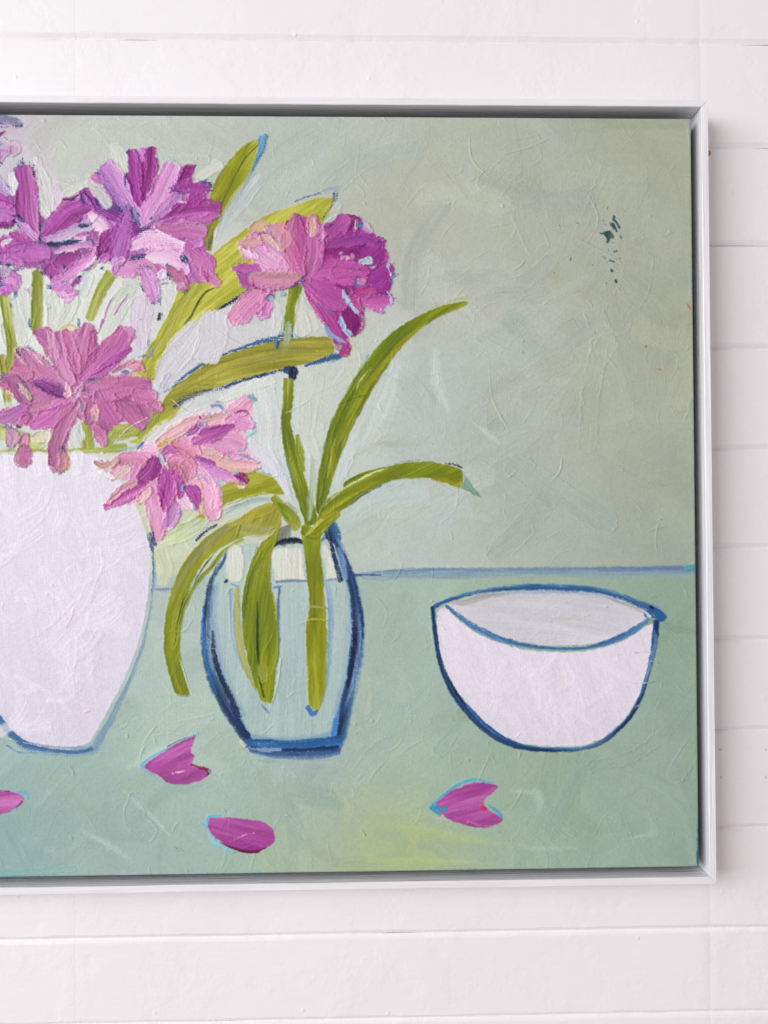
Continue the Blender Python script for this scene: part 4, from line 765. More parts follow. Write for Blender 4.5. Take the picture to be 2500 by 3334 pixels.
    petals('tall_bloom', T1, [(((650,800),(780,880),(900,950),(1020,1010)), [70, 170, 200, 160], [rgb(110,50,130), MG, OR], dict(streak=.13)), (((740,860),(830,950),(960,940)), [60, 70, 60], rgb(86,60,140), dict(alpha=.6, soft=12)),
        (((960,1080),(1040,1130),(1000,1190)), [120, 120, 60], MG), (((770,1310),(830,1200),(900,1110)), [90, 130, 90], [DM, MG]), (((780,1350),(850,1300)), [60, 70], rgb(190,110,180)),
        (((1030,1130),(1110,1105),(1190,1095)), [50, 60, 40], NV, dict(name='blue_gap', dry=.25)), (((1000,1350),(1060,1320),(1130,1300)), [60, 80, 60], NV, dict(name='blue_gap', dry=.35)), (((1390,1310),(1430,1350),(1440,1390)), [60, 80, 40], NV, dict(name='blue_gap', dry=.4)),
        (((960,520),(1000,500),(1020,490)), [30, 30, 14], NV, dict(name='blue_gap', dry=.4)), (((980,640),(970,760),(1010,840)), [30, 24, 14], rgb(40,56,110), dict(name='blue_gap', dry=.4)), (((780,1420),(800,1390)), 36, BL, dict(name='blue_gap', dry=.4)),
        (((1090,1540),(1110,1590)), 30, NV, dict(name='blue_gap', dry=.6)), (((1240,1530),(1310,1520)), 26, BL, dict(name='blue_gap', dry=.5)),
        (((1100,1080),(1020,950),(930,800),(840,660),(800,640)), [70, 130, 170, 170, 110], [rgb(226,186,220), rgb(190,130,196), rgb(176,120,190)], dict(streak=.13)), (((1090,1060),(1030,1000),(980,930)), [60, 80, 50], rgb(176,150,206), dict(alpha=.7, soft=8)),
        (((1075,920),(1050,780),(1030,640),(1010,510)), [60, 110, 130, 90], [rgb(156,64,154), MG, rgb(160,66,160)]), (((1110,880),(1140,740),(1160,600),(1175,490)), [80, 110, 120, 80], [MG, DM, rgb(132,30,118)]),
        (((1390,790),(1430,700),(1480,600)), [70, 90, 80], [MG, DM]), (((1110,1090),(1160,960),(1240,830),(1330,620)), [70, 140, 170, 150], [LP, PK, rgb(206,140,200)], dict(streak=.14)),
        (((1330,810),(1450,770),(1600,790)), [60, 110, 90], [rgb(150,70,150), MG, rgb(170,80,156)]), (((1560,760),(1600,720)), 40, BL, dict(name='blue_gap', dry=.5)), (((1450,930),(1500,880),(1560,850)), [60, 110, 90], [OR, MG]),
        (((1180,1040),(1270,960),(1360,870),(1400,840)), [60, 110, 110, 50], [rgb(206,150,206), PK]), (((1340,960),(1390,930),(1410,900)), [70, 80, 40], [MG, DM]), (((1400,910),(1430,895)), [26, 30], rgb(240,220,228), dict(thick=.7)),
        (((1225,1035),(1400,970),(1560,940),(1680,940)), [40, 100, 130, 110], [rgb(180,96,170), MG, rgb(146,50,130)], dict(streak=.13)), (((1230,1065),(1400,1040),(1560,1020),(1690,1000)), [40, 80, 90, 60], [OR, rgb(196,120,184)]),
        (((1200,1080),(1330,1120),(1450,1110),(1570,1130)), [60, 120, 140, 110], [rgb(180,96,166), MV, rgb(206,150,196)]), (((1560,1180),(1540,1220),(1450,1200)), [40, 60, 60], [rgb(176,90,160), PK]),
        (((1420,1220),(1520,1310),(1600,1370),(1600,1460),(1680,1520)), [60, 120, 130, 100, 90], [rgb(206,140,180), rgb(186,100,160), OR]), (((1570,1430),(1600,1500)), [20, 40], MG),
        (((1010,1250),(1100,1200),(1220,1190),(1400,1250)), [80, 130, 140, 110], [LP, rgb(222,180,214), WP], dict(dry=.3)), (((1140,1310),(1260,1320),(1360,1360),(1430,1440)), [90, 130, 140, 100], [WP, LP, rgb(216,170,212)]),
        (((880,1430),(1000,1410),(1120,1400),(1200,1480)), [110, 140, 120, 110], [rgb(206,140,190), PK, SA]), (((1120,1430),(1160,1520),(1190,1640)), [110, 130, 110], [rgb(206,140,196), PK, LP], dict(dry=.3)),
        (((1230,1480),(1280,1440)), [60, 70], rgb(226,214,232)), (((1290,1400),(1370,1470),(1430,1560)), [50, 110, 70], [rgb(206,150,170), rgb(186,110,146), MV]), (((1370,1570),(1420,1530)), [60, 50], rgb(200,140,176)),
        (((1000,950),(960,1080),(930,1220),(900,1350)), [60, 130, 150, 130], [rgb(160,80,166), rgb(176,106,178), OR], dict(streak=.13)), (((960,1340),(900,1370),(880,1440)), [70, 70, 60], [rgb(206,160,210), PK]),
        (((930,1000),(925,1060)), [14, 20], rgb(90,50,120), dict(alpha=.7)), (((1170,1085),(1200,1095)), [26, 26], rgb(238,214,230), dict(thick=.7))])
    knife(T1, [(((690,740),(760,820),(830,920)), [80, 120, 100]), (((890,470),(930,560),(970,660)), [110, 130, 70]), (((500,840),(580,800),(670,760)), [70, 90, 60]), (((290,560),(330,720),(370,860),(400,960)), [60, 120, 120, 60], rgb(202,200,200)),
               (((1500,740),(1580,680),(1690,610)), [50, 90, 110]), (((1230,520),(1400,560),(1600,570)), [110, 120, 90], BG2), (((430,780),(450,860),(420,960)), [90, 90, 50], rgb(206,190,206)), (((90,680),(110,760),(100,840)), [60, 90, 50], rgb(212,210,216)),
               (((340,940),(380,990)), [70, 70], rgb(204,206,204)), (((120,1180),(40,1210),(30,1240)), [20, 60, 40], rgb(206,214,206)), (((620,1450),(680,1480),(640,1600)), [50, 100, 90], rgb(206,210,210)), (((950,1520),(1020,1540),(900,1640)), [70, 110, 110]),
               (((420,1600),(380,1640)), 90)])
    stroke(T1((410,740),(560,730),(700,690)), 5, rgb(226,214,216), None, soft=3, thick=.6)
    stroke(T1((450,745),(560,780)), 20, rgb(200,206,200), None, soft=8, alpha=.5)
    # purple accents over the pale ground
    for p in (((800,340),(830,240),(870,160)), ((760,440),(790,350),(800,330)), ((880,300),(930,220),(990,130))):
        stroke(T3(*p), [6, 12, 5], rgb(160,100,166), part('petal', 'mauve_bloom'), soft=4, thick=.4)
    stroke(T3((180,90),(220,110),(240,60)), [10, 22, 12], rgb(196,170,204), None, soft=8, alpha=.7)
    motif('magenta', 'painted_flower', 'deep magenta flower on a long green stem, rightmost bloom')
    petals('magenta', T2, [(((1080,860),(1130,840),(1160,830)), [30, 40, 20], rgb(20,40,84), dict(name='blue_gap', dry=.4)), (((1330,860),(1350,830),(1370,870)), [50, 70, 50], rgb(70,120,170), dict(name='blue_gap', dry=.5)),
        (((1300,770),(1370,830),(1440,900)), [60, 70, 60], [rgb(186,150,196), rgb(196,170,204)], dict(alpha=.7, soft=10)), (((1220,1340),(1300,1480),(1390,1560)), [90, 60, 30], rgb(170,190,214), dict(name='blue_gap')),
        (((1590,1080),(1570,1150),(1600,1250)), [40, 40, 30], rgb(176,196,216), dict(name='blue_gap', dry=.3)), (((1200,1540),(1240,1640),(1300,1690)), [60, 70, 50], rgb(166,188,212), dict(name='blue_gap', dry=.3)),
        (((1540,1500),(1600,1440),(1560,1340)), [60, 50, 30], rgb(176,196,216), dict(name='blue_gap', dry=.3)), (((1080,1600),(1130,1690),(1250,1740)), [40, 60, 50], rgb(150,176,206), dict(name='blue_gap', dry=.3)),
        (((1200,1230),(1330,1130),(1450,1040),(1520,960)), [220, 250, 200, 100], [rgb(150,56,144), MG, DM]), (((1150,1260),(1350,1290),(1480,1240),(1570,1180)), [160, 220, 240, 140], [rgb(132,30,118), MG, rgb(160,66,150)]),
        (((1460,1330),(1530,1320),(1560,1280)), [110, 130, 90], MG), (((1260,770),(1330,830),(1260,920)), [60, 100, 60], [DM, rgb(110,16,84)]), (((1070,1020),(1250,960),(1400,940),(1510,990)), [70, 110, 110, 60], [rgb(160,80,160), rgb(150,60,146), MG]),
        (((1310,890),(1325,850),(1335,800)), [20, 30, 20], PE, dict(thick=.6)), (((1060,1060),(1200,1050),(1300,1080),(1440,1120)), [80, 90, 80, 40], [rgb(156,56,136), DM]),
        (((1040,960),(1120,880),(1200,820),(1260,790)), [70, 130, 130, 90], [rgb(180,90,160), rgb(166,70,148), MG], dict(streak=.14)), (((1480,970),(1520,975)), [30, 26], rgb(104,14,84)),
        (((1210,1090),(1270,1100),(1310,1070)), [40, 60, 30], rgb(196,150,180)), (((1255,1100),(1275,1110)), [30, 34], rgb(232,206,206), dict(thick=.7)), (((1200,1060),(1215,1040)), [26, 20], rgb(176,196,214)), (((1350,1130),(1440,1110)), [50, 70], rgb(190,206,212)),
        (((1430,1170),(1480,1160)), [30, 20], rgb(180,176,210), dict(dry=.4)),
        (((850,760),(790,900),(800,1000),(900,1200)), [60, 70, 130, 90], [DM, rgb(150,46,110), MV]), (((900,1230),(850,1080),(850,920),(860,770)), [100, 170, 170, 90], [rgb(150,50,120), rgb(186,100,156), SA], dict(streak=.13)),
        (((960,1230),(1000,1100),(1010,960),(990,780)), [110, 150, 150, 90], [rgb(176,90,160), rgb(196,116,168), rgb(190,104,160)]), (((985,920),(985,840),(985,780)), [70, 80, 60], [rgb(206,160,140), PE, SA]), (((1040,950),(1060,900),(1050,840)), [40, 60, 40], [rgb(222,176,206), rgb(190,96,160)]),
        (((980,1250),(1120,1210),(1260,1200),(1380,1220)), [100, 180, 190, 150], [rgb(190,96,168), rgb(186,90,160), rgb(176,74,150)], dict(streak=.2, caprag=.9)), (((1350,1270),(1390,1280)), [80, 60], [rgb(196,110,176), SA], dict(caprag=1)),
        (((1260,1340),(1290,1480),(1310,1600),(1290,1660)), [110, 170, 150, 110], [rgb(126,24,104), DM, rgb(140,36,112)]), (((920,1290),(1000,1400),(1080,1500),(1140,1600),(1190,1700),(1240,1800)), [60, 110, 140, 130, 120, 110], [rgb(180,70,150), rgb(172,64,146), rgb(150,46,126)], dict(streak=.14)),
        (((960,1350),(1000,1400),(1030,1430)), [16, 22, 16], rgb(232,206,220), dict(thick=.7)), (((920,1280),(1060,1350),(1180,1420),(1230,1450)), [80, 170, 180, 130], [rgb(190,96,166), rgb(180,80,156), rgb(170,64,150)]),
        (((1290,1400),(1380,1370),(1470,1350)), [80, 110, 60], [rgb(196,96,150), rgb(170,56,126)]), (((1300,1440),(1340,1470),(1380,1500)), [50, 60, 40], [rgb(206,120,170), rgb(160,56,120)]), (((1360,1420),(1460,1430),(1590,1420)), [90, 120, 90], [rgb(206,116,176), rgb(190,86,160), OR]),
        (((1450,1490),(1530,1510)), [50, 50], [OR, PK]), (((1230,1790),(1240,1830)), [100, 90], [rgb(150,30,100), rgb(176,66,140)]), (((1180,1770),(1215,1780)), [50, 40], rgb(196,140,120), dict(alpha=.8)),
        (((510,870),(600,850),(640,900)), [70, 110, 80], [rgb(206,180,140), rgb(206,160,170)], dict(alpha=.85, soft=9)), (((520,910),(570,940),(600,950)), [60, 60, 30], [rgb(190,96,166), LP], dict(thick=.6)),
        (((640,880),(720,890),(760,960),(750,1020)), [70, 150, 150, 80], [rgb(206,160,150), SA, rgb(196,130,150)]), (((600,930),(680,1010),(740,1090)), [80, 110, 90], [rgb(210,166,176), PE]),
        (((780,1180),(680,1120),(600,1060),(540,1010)), [120, 190, 190, 110], [rgb(196,130,186), rgb(216,166,200), LP], dict(streak=.13)), (((410,980),(500,970),(600,960)), [50, 90, 60], [SA, PE]), (((430,1010),(480,1060),(560,1090)), [40, 80, 60], [rgb(186,110,160), LP, WP], dict(thick=.6)),
        (((370,1165),(450,1180),(560,1190),(630,1190)), [40, 100, 90, 30], [rgb(206,130,186), rgb(180,90,160), OR]), (((420,1220),(480,1280),(520,1300)), [60, 110, 60], [OR, rgb(170,76,156)]), (((590,1170),(630,1195)), [16, 22], rgb(236,214,222), dict(thick=.7)),
        (((640,1310),(650,1440),(620,1540)), [110, 80, 70], [rgb(196,110,170), rgb(206,130,190)]), (((560,1560),(600,1550),(640,1545)), [30, 50, 40], [rgb(226,180,216), rgb(196,106,180)], dict(thick=.6)),
        (((640,1340),(560,1400),(480,1470),(400,1560),(380,1590)), [110, 170, 170, 150, 90], [rgb(206,130,170), rgb(216,150,184), rgb(206,136,180)]), (((890,1240),(780,1250),(640,1260),(520,1245)), [80, 150, 160, 90], [rgb(210,160,160), rgb(206,146,166), rgb(200,130,170)], dict(streak=.16)),
        (((640,1410),(670,1400),(690,1420)), [30, 40, 20], rgb(150,190,200), dict(own=False)), (((740,1380),(775,1370)), [40, 40], rgb(140,180,176), dict(own=False, alpha=.8))])
    stroke(T5((1265,250),(1310,310),(1350,330)), [14, 18, 8], rgb(196,202,150), None, soft=6, alpha=.8)
    knife(T2, [(((900,1380),(900,1500),(920,1650)), [50, 110, 150], rgb(204,206,198)), (((700,1420),(720,1560),(700,1680)), [60, 90, 80], rgb(204,206,206)), (((1085,820),(1140,770),(1200,680)), [40, 80, 60], BG2)], thick=.3, ridge=.8)
    motif('mauve_bloom', 'painted_flower', 'broad mauve bloom drooping over the rim of the white vase')
    petals('mauve_bloom', T3, [(((130,560),(200,620),(260,700)), [70, 110, 90], [PE, rgb(206,190,160)]), (((180,570),(280,680),(400,790),(500,860)), [90, 150, 150, 90], [rgb(206,140,176), MV, rgb(196,130,166)]), (((190,545),(270,610),(350,690)), [16, 30, 16], rgb(230,180,196), dict(thick=.7)),
        (((90,720),(170,750),(240,760)), [80, 120, 90], [rgb(190,120,150), rgb(172,96,140)]), (((20,780),(100,820),(160,900),(210,990)), [60, 110, 110, 90], [rgb(156,76,130), MV]), (((-20,830),(50,850)), [40, 60], rgb(190,96,160)), (((60,880),(100,930)), [30, 40], rgb(230,190,190)),
        (((150,830),(190,880),(240,950)), [50, 60, 40], rgb(200,176,160)), (((-20,1100),(80,1070),(200,1010)), [110, 120, 80], [rgb(180,100,160), rgb(164,88,160), rgb(196,140,190)]), (((160,1130),(220,1080)), [60, 70], [rgb(170,90,150), MV]),
        (((220,1020),(350,990),(490,950)), [80, 100, 60], [rgb(176,130,140), MV]), (((240,1160),(360,1100),(460,1020),(560,960)), [70, 160, 150, 90], [rgb(176,86,160), rgb(190,100,170), rgb(196,116,174)], dict(streak=.13)), (((130,1150),(160,1160)), [40, 30], rgb(110,40,84)),
        (((230,820),(330,830),(420,870),(500,920)), [40, 100, 100, 70], [rgb(96,30,100), rgb(130,56,130), rgb(160,90,160)], dict(streak=.3)),
        (((260,430),(340,460),(410,540),(460,580)), [60, 130, 110, 50], [rgb(160,86,136), MV]), (((380,420),(420,520),(430,620)), [50, 90, 80], [rgb(206,150,180), PK]), (((560,830),(510,700),(470,580),(450,440)), [90, 130, 110, 80], [rgb(206,140,196), rgb(190,116,170), SA]),
        (((600,780),(570,640),(540,520),(500,420)), [80, 110, 100, 60], [MV, rgb(190,110,160)]), (((610,740),(620,620),(650,500),(680,390)), [90, 130, 150, 110], [rgb(176,96,150), rgb(186,110,160), rgb(196,126,170)], dict(streak=.13)), (((700,650),(720,540),(715,430)), [70, 90, 70], [MV, rgb(166,80,140)]),
        (((640,800),(760,680),(880,560),(960,440)), [120, 190, 190, 160], [rgb(166,76,156), rgb(190,106,166), rgb(186,104,156)], dict(streak=.13)), (((700,760),(850,660),(1010,560)), [30, 60, 50], [rgb(160,60,150), rgb(176,90,160)]), (((990,400),(1030,470)), [60, 60], [rgb(200,130,176), PK]),
        (((620,900),(760,830),(900,800)), [120, 130, 70], [rgb(206,140,176), MV]), (((690,870),(850,870),(1000,840),(1150,830)), [120, 190, 150, 90], [rgb(190,110,166), rgb(186,106,156), rgb(196,120,160)]), (((1030,890),(1100,920),(1200,930)), [90, 140, 80], [rgb(196,116,160), MV]),
        (((1140,980),(1210,1000),(1245,1040)), [50, 90, 50], [MV, rgb(190,116,150)]), (((860,740),(950,690),(1040,650)), [20, 50, 26], [rgb(190,110,150), SA]), (((990,690),(1070,690),(1110,730)), [60, 80, 50], [rgb(196,110,160), rgb(206,130,150)], dict(thick=.6)),
        (((930,740),(1000,730)), [50, 60], rgb(110,120,160), dict(dry=.4, name='blue_gap')), (((780,900),(830,1000),(900,1100)), [150, 210, 130], [rgb(190,104,166), rgb(182,96,156), MV]), (((900,970),(1000,1040),(1100,1160)), [90, 150, 90], [rgb(190,110,156), MV, rgb(176,96,150)]),
        (((690,980),(690,1060),(670,1130)), [70, 100, 60], [rgb(160,90,130), rgb(190,130,160)]), (((740,1000),(740,1100)), [60, 70], [SA, PE]), (((730,1150),(770,1220),(800,1300)), [60, 120, 70], [rgb(190,116,156), MV]),
        (((590,960),(520,1060),(470,1180),(430,1300),(420,1440)), [100, 140, 140, 120, 110], [rgb(176,96,150), rgb(180,110,150), rgb(190,130,160)], dict(streak=.13)), (((480,1350),(490,1440),(470,1500)), [70, 90, 60], [rgb(190,120,146), rgb(200,150,130)]), (((390,1470),(420,1500)), [40, 50], rgb(206,150,180), dict(thick=.6)),
        (((60,1180),(90,1240),(80,1300)), [80, 110, 80], [rgb(196,160,170), rgb(190,140,166)]), (((200,1220),(180,1300)), [70, 80], rgb(190,130,160)), (((190,1320),(180,1400),(200,1440)), [110, 150, 110], [rgb(190,130,150), MV, rgb(170,96,140)]), (((260,1250),(380,1230)), [90, 90], rgb(206,200,176), dict(own=False)),
        (((620,1140),(620,1250)), [60, 80], rgb(206,210,206), dict(own=False)), (((560,960),(600,900),(650,820)), [60, 60, 30], rgb(206,156,190)), (((500,920),(530,900),(520,820)), [50, 60, 24], rgb(230,186,200), dict(thick=.7)), (((610,1040),(630,990)), [30, 40], rgb(176,190,210), dict(own=False))])
    for p in (((520,640),(560,740),(590,830)), ((600,660),(650,700)), ((680,370),(660,470)), ((250,700),(230,790)), ((830,790),(880,720),(1010,650))):
        stroke(T3(*p), [4, 7, 4], rgb(206,150,176), None, soft=3, thick=.7)
    motif('low_bloom', 'painted_flower', 'light pink bloom leaning down between the two vases')
    petals('low_bloom', T4, [(((1200,210),(1260,240),(1230,270)), [60, 60, 40], TE, dict(name='teal_gap')), (((1190,540),(1250,490),(1270,440)), [50, 60, 40], TE, dict(name='teal_gap')), (((960,870),(1010,880)), [60, 50], TE, dict(name='teal_gap')), (((1060,810),(1130,800)), [40, 50], TE, dict(name='teal_gap')),
        (((1130,650),(1160,600)), [30, 30], TE, dict(name='teal_gap')), (((1260,780),(1310,790),(1390,830)), [30, 30, 16], rgb(80,120,160), dict(name='blue_gap', dry=.4)), (((670,1130),(690,1100)), 30, BL, dict(name='blue_gap', dry=.4)), (((455,1260),(470,1320),(490,1370)), [50, 60, 50], rgb(70,74,110), dict(name='blue_gap', dry=.5)),
        (((900,300),(980,290),(1020,330)), [50, 90, 60], rgb(130,140,180), dict(name='blue_gap', dry=.7)),
        (((500,580),(620,500),(760,420),(900,370)), [80, 110, 100, 70], [rgb(226,190,190), rgb(228,176,190), PE]), (((500,620),(590,570),(650,560)), [50, 80, 60], rgb(206,180,140)), (((1040,340),(1120,310),(1180,260),(1230,225)), [90, 120, 120, 80], [rgb(226,166,190), rgb(232,172,196), rgb(222,160,190)]),
        (((820,420),(900,410),(1000,390),(1120,380)), [80, 110, 110, 80], [rgb(228,176,196), PE, rgb(216,160,200)]), (((840,390),(830,370),(860,365)), [20, 20, 14], rgb(160,40,96)), (((1100,360),(1150,350),(1200,335)), [50, 60, 30], [rgb(190,110,176), rgb(140,36,112)]),
        (((1040,400),(1150,410),(1230,440)), [100, 140, 90], [rgb(222,160,196), rgb(206,130,190), rgb(226,180,200)]), (((730,510),(790,470),(830,430)), [50, 60, 50], [rgb(156,60,136), rgb(180,110,170)]), (((830,430),(870,440)), [60, 60], rgb(176,150,196)), (((900,450),(1000,430),(1100,410)), [60, 70, 40], [rgb(232,186,204), rgb(222,170,190)]),
        (((870,620),(980,570),(1080,560),(1160,590)), [90, 160, 170, 110], [rgb(206,136,186), rgb(222,160,196), rgb(230,176,200)]), (((770,580),(880,520),(1000,480),(1090,440)), [70, 120, 100, 40], [rgb(190,110,176), rgb(166,70,150), rgb(176,90,160)], dict(streak=.13)),
        (((820,640),(920,640),(1000,680)), [50, 70, 60], [rgb(222,170,196), rgb(216,190,176)]), (((850,650),(980,720),(1120,760),(1290,750)), [60, 120, 130, 60], [rgb(206,176,140), rgb(222,180,176), rgb(232,170,200)]), (((1040,690),(1160,690),(1290,730)), [30, 50, 26], [rgb(232,176,206), rgb(222,150,190)]),
        (((800,680),(860,720),(940,740)), [50, 90, 50], [rgb(150,50,136), rgb(176,110,180)]), (((800,720),(900,780),(1000,820),(1130,860)), [70, 100, 90, 70], [rgb(190,130,190), rgb(206,150,206), rgb(190,110,180)]), (((1100,820),(1150,830),(1190,870)), [50, 70, 60], [rgb(160,60,140), rgb(110,16,76)]), (((1120,905),(1160,915),(1195,905)), [26, 34, 20], rgb(236,200,216), dict(thick=.7)),
        (((700,740),(800,830),(880,960),(940,1140)), [110, 180, 200, 120], [rgb(226,166,200), rgb(222,160,198), rgb(232,184,206)], dict(streak=.14)), (((960,900),(970,970),(950,1080)), [70, 90, 80], [rgb(230,176,206), rgb(226,170,200)]), (((810,830),(830,960),(840,1110)), [30, 60, 50], [rgb(206,176,130), rgb(216,190,150)], dict(soft=8)),
        (((430,900),(480,1000),(500,1130),(510,1300)), [120, 160, 160, 100], [rgb(222,170,196), rgb(224,160,196), rgb(216,146,190)]), (((360,1030),(420,960),(440,920)), [80, 90, 60], [rgb(206,186,170), rgb(222,180,190)]), (((640,1060),(620,1150),(560,1230)), [110, 120, 80], [rgb(206,140,196), rgb(186,140,196), rgb(210,140,196)]), (((560,1240),(590,1240),(630,1225)), [20, 34, 20], rgb(238,206,220), dict(thick=.7)),
        (((680,960),(720,1040),(770,1090)), [80, 100, 50], [rgb(222,176,206), WP]), (((600,760),(600,860),(580,960),(560,1090)), [130, 180, 150, 60], [rgb(150,50,130), MG, rgb(176,86,156)], dict(streak=.13)), (((640,830),(680,900),(680,1000)), [50, 70, 40], [rgb(190,100,170), MG]), (((710,920),(760,940),(800,1010),(805,1080)), [60, 110, 90, 30], [rgb(190,106,180), rgb(170,66,150), MG]),
        (((390,900),(290,950),(190,1010),(100,1080)), [100, 120, 100, 50], [rgb(176,86,150), rgb(160,60,140), rgb(190,110,166)], dict(streak=.13)), (((340,880),(240,930),(120,1030)), [60, 70, 50], [rgb(206,150,170), rgb(214,160,180)]), (((480,700),(450,780),(380,850)), [110, 150, 110], [rgb(146,56,130), rgb(132,36,116)]),
        (((300,860),(340,790),(350,730)), [50, 80, 60], [rgb(206,140,180), PK]), (((170,720),(280,690),(400,720)), [60, 110, 100], [rgb(206,150,170), rgb(200,126,160), rgb(206,140,180)], dict(streak=.13)), (((20,720),(100,760),(200,700)), [50, 80, 50], [rgb(200,176,150), rgb(206,150,170)]), (((380,620),(440,610),(500,620)), [60, 90, 60], [rgb(226,176,196), LP]),
        (((590,770),(650,720),(740,770),(720,860)), [80, 120, 150, 80], [rgb(206,140,150), rgb(190,116,146), rgb(216,150,176)]), (((670,745),(695,750)), [16, 20], rgb(150,70,96)), (((620,580),(700,600),(820,650)), [80, 130, 80], [rgb(200,130,150), rgb(190,110,140), rgb(206,130,166)]), (((540,650),(590,620),(650,650)), [50, 70, 40], [rgb(160,70,150), rgb(190,120,180)]),
        (((520,640),(540,690),(590,770)), [26, 40, 26], [rgb(228,184,200), PE], dict(thick=.7)), (((750,820),(860,830),(900,880)), [40, 70, 50], rgb(190,170,200), dict(alpha=.6, soft=10)), (((150,860),(220,800),(290,760)), [50, 70, 50], [rgb(222,206,196), rgb(206,170,170)]), (((70,800),(130,830),(180,840)), [60, 60, 40], rgb(220,212,216), dict(own=False))])
    for p in (((180,560),(300,450),(430,380)), ((610,230),(700,310),(820,360),(990,340),(1020,290)), ((430,460),(400,560)), ((700,470),(720,520),(830,520))):
        stroke(T4(*p), [4, 7, 6, 4][:max(2, len(p))], rgb(214,196,200), None, soft=3, thick=.6)
    for x, y in ((720,490), (845,365), (690,748), (450,870), (300,740), (820,520), (760,570)):
        stroke(T4((x, y), (x + 25, y + 14)), 8, rgb(220,170,196), None, soft=3, thick=.9)
def paint_beyond():
    # the bunch goes on to the left of what the photograph shows
    l = part('leaf_blade', 'far_leaf'); motif('far_leaf', 'painted_leaf', None)
    poly([(200 - x, y) for x, y in ((1085,642),(959,667),(803,739),(689,827),(575,950),(510,1086),(450,1240),(500,1240),(582,1111),(700,1022),(836,924),(960,800),(1047,735))], [YG, G3], l, ang=40, g=60, streak=.15, thick=.28)
    for key, src, ax in (('far_bloom', 'tall_bloom', 88), ('far_low_bloom', 'low_bloom', 88), ('far_edge_bloom', 'edge_bloom', -20)):
        T, rows, MASS[key], FRINGE[key] = ROWS[src]; motif(key, 'painted_flower', None); petals(key, MirrorTile(T, ax), rows)
def paint_all():
    paint_ground(); paint_sweeps(); paint_line(); paint_edges(); paint_fallen(); paint_flecks(); paint_bowl(); paint_leaves(); paint_white_vase(); paint_left_background(); paint_left_leaves(); paint_right_stems(); paint_glass_vase()
    paint_flowers(); paint_beyond(); paint_scratches()
# ---------------------------------------------------------------- the wall of painted boards
wall = link('wall', bpy.data.meshes.new('wall'), plain('wall_backing', (.55, .53, .52)))
wall['kind'] = 'structure'
bm = bmesh.new()
for x in (-2.1, 1.1):
    for z in (-.75, 1.75): bm.verts.new((x, .0075, z))
v = list(bm.verts); bm.faces.new((v[0], v[2], v[3], v[1])); bm.to_mesh(wall.data); bm.free()
GROOVES = [1.49, 1.325] + [float(unproject(2440, y, 0)[2]) for y in (140, 478, 797, 1133, 1462, 1784, 2084, 2378, 2697, 3025, 3299)] + [-.345, -.5]
XJ = [-2.05, float(unproject(243, 130, 0)[0]), float(unproject(2279, 150, 0)[0]), 1.05]
rp = random.Random(4)
def plank(x0, x1, zb, zt, seed, ends):
    # front face at y = 0 with V-joint chamfers; hand-painted edges wander a little
    nx = max(12, int((x1 - x0) / .006)); xs = np.linspace(x0 + .00005, x1 - .00005, nx + 1)
    ca, cb = .0042, .0066; zz = np.concatenate([[0, .12], np.linspace(.3, .7, 4), [.88, 1]])
    rows = [zb, zb + cb, zb + cb + .0008] + [zb + .014 + (zt - zb - .030) * t for t in (0, .12, .3, .5, .7, .88, 1)] + [zt - ca - .0010, zt - ca, zt]
    X = np.tile(xs, (len(rows), 1)); Z = np.tile(np.array(rows)[:, None], (1, nx + 1)); Y = np.zeros_like(X)
    Y[0] = .0056; Y[-1] = .0056
    wob = (vnoise(xs / .035, xs * 0 + seed, 5) - .5) * .0016 + (vnoise(xs / .009, xs * 0 + seed, 6) - .5) * .0009
    Z[0] += np.clip((vnoise(xs / .06, xs * 0 + seed, 9) - .70), 0, 1) * .0045; Z[1] += wob; Z[2] += wob
    wob2 = (vnoise(xs / .05, xs * 0 + seed, 15) - .5) * .0022 + (vnoise(xs / .011, xs * 0 + seed, 16) - .5) * .0011
    Z[-2] += wob2; Z[-3] += wob2
    Y[1:-1] += (fnoise(X[1:-1] / .09, Z[1:-1] / .05 + seed * 7, 21) - .5) * .0007 + (vnoise(X[1:-1] / .4, Z[1:-1] / .2 + seed, 23) - .5) * .0016
    Y[:, 0] += ends[0]; Y[:, -1] += ends[1]
    n = nx + 1; V = np.dstack([X, Y, Z]).reshape(-1, 3); F = []
    for i in range(len(rows) - 1):
        b = i * n
        F += [(b + j, b + j + 1, b + n + j + 1, b + n + j) for j in range(nx)]
    # ends and undersides have their own points so that the painted face keeps a crisp arris
    m = len(rows); V = list(map(tuple, V))
    for edge in ([(X[i, 0], Y[i, 0], Z[i, 0]) for i in range(m)], [(X[i, -1], Y[i, -1], Z[i, -1]) for i in range(m - 1, -1, -1)], [(X[0, j], Y[0, j], Z[0, j]) for j in range(nx, -1, -1)], [(X[-1, j], Y[-1, j], Z[-1, j]) for j in range(nx + 1)]):
        k = len(V); c = len(edge); V += edge + [(x, .0072, z) for x, y, z in edge]
        F += [(k + q, k + q + 1, k + c + q + 1, k + c + q) for q in range(c - 1)]
    me = bpy.data.meshes.new('plank'); me.from_pydata(V, [], F); me.update(); bm = bmesh.new(); bm.from_mesh(me); bmesh.ops.recalc_face_normals(bm, faces=bm.faces); bm.to_mesh(me); bm.free()
    me.polygons.foreach_set('use_smooth', [True] * len(me.polygons))
    return link('plank', me, MW, wall)
PLANKS = {}
for c in range(3):
    for r in range(len(GROOVES) - 1):
        PLANKS[c, r] = plank(XJ[c], XJ[c + 1], GROOVES[r + 1], GROOVES[r], r * 3.7, (.0001 if c == 1 else .0004, .0001 if c == 0 else .0004))
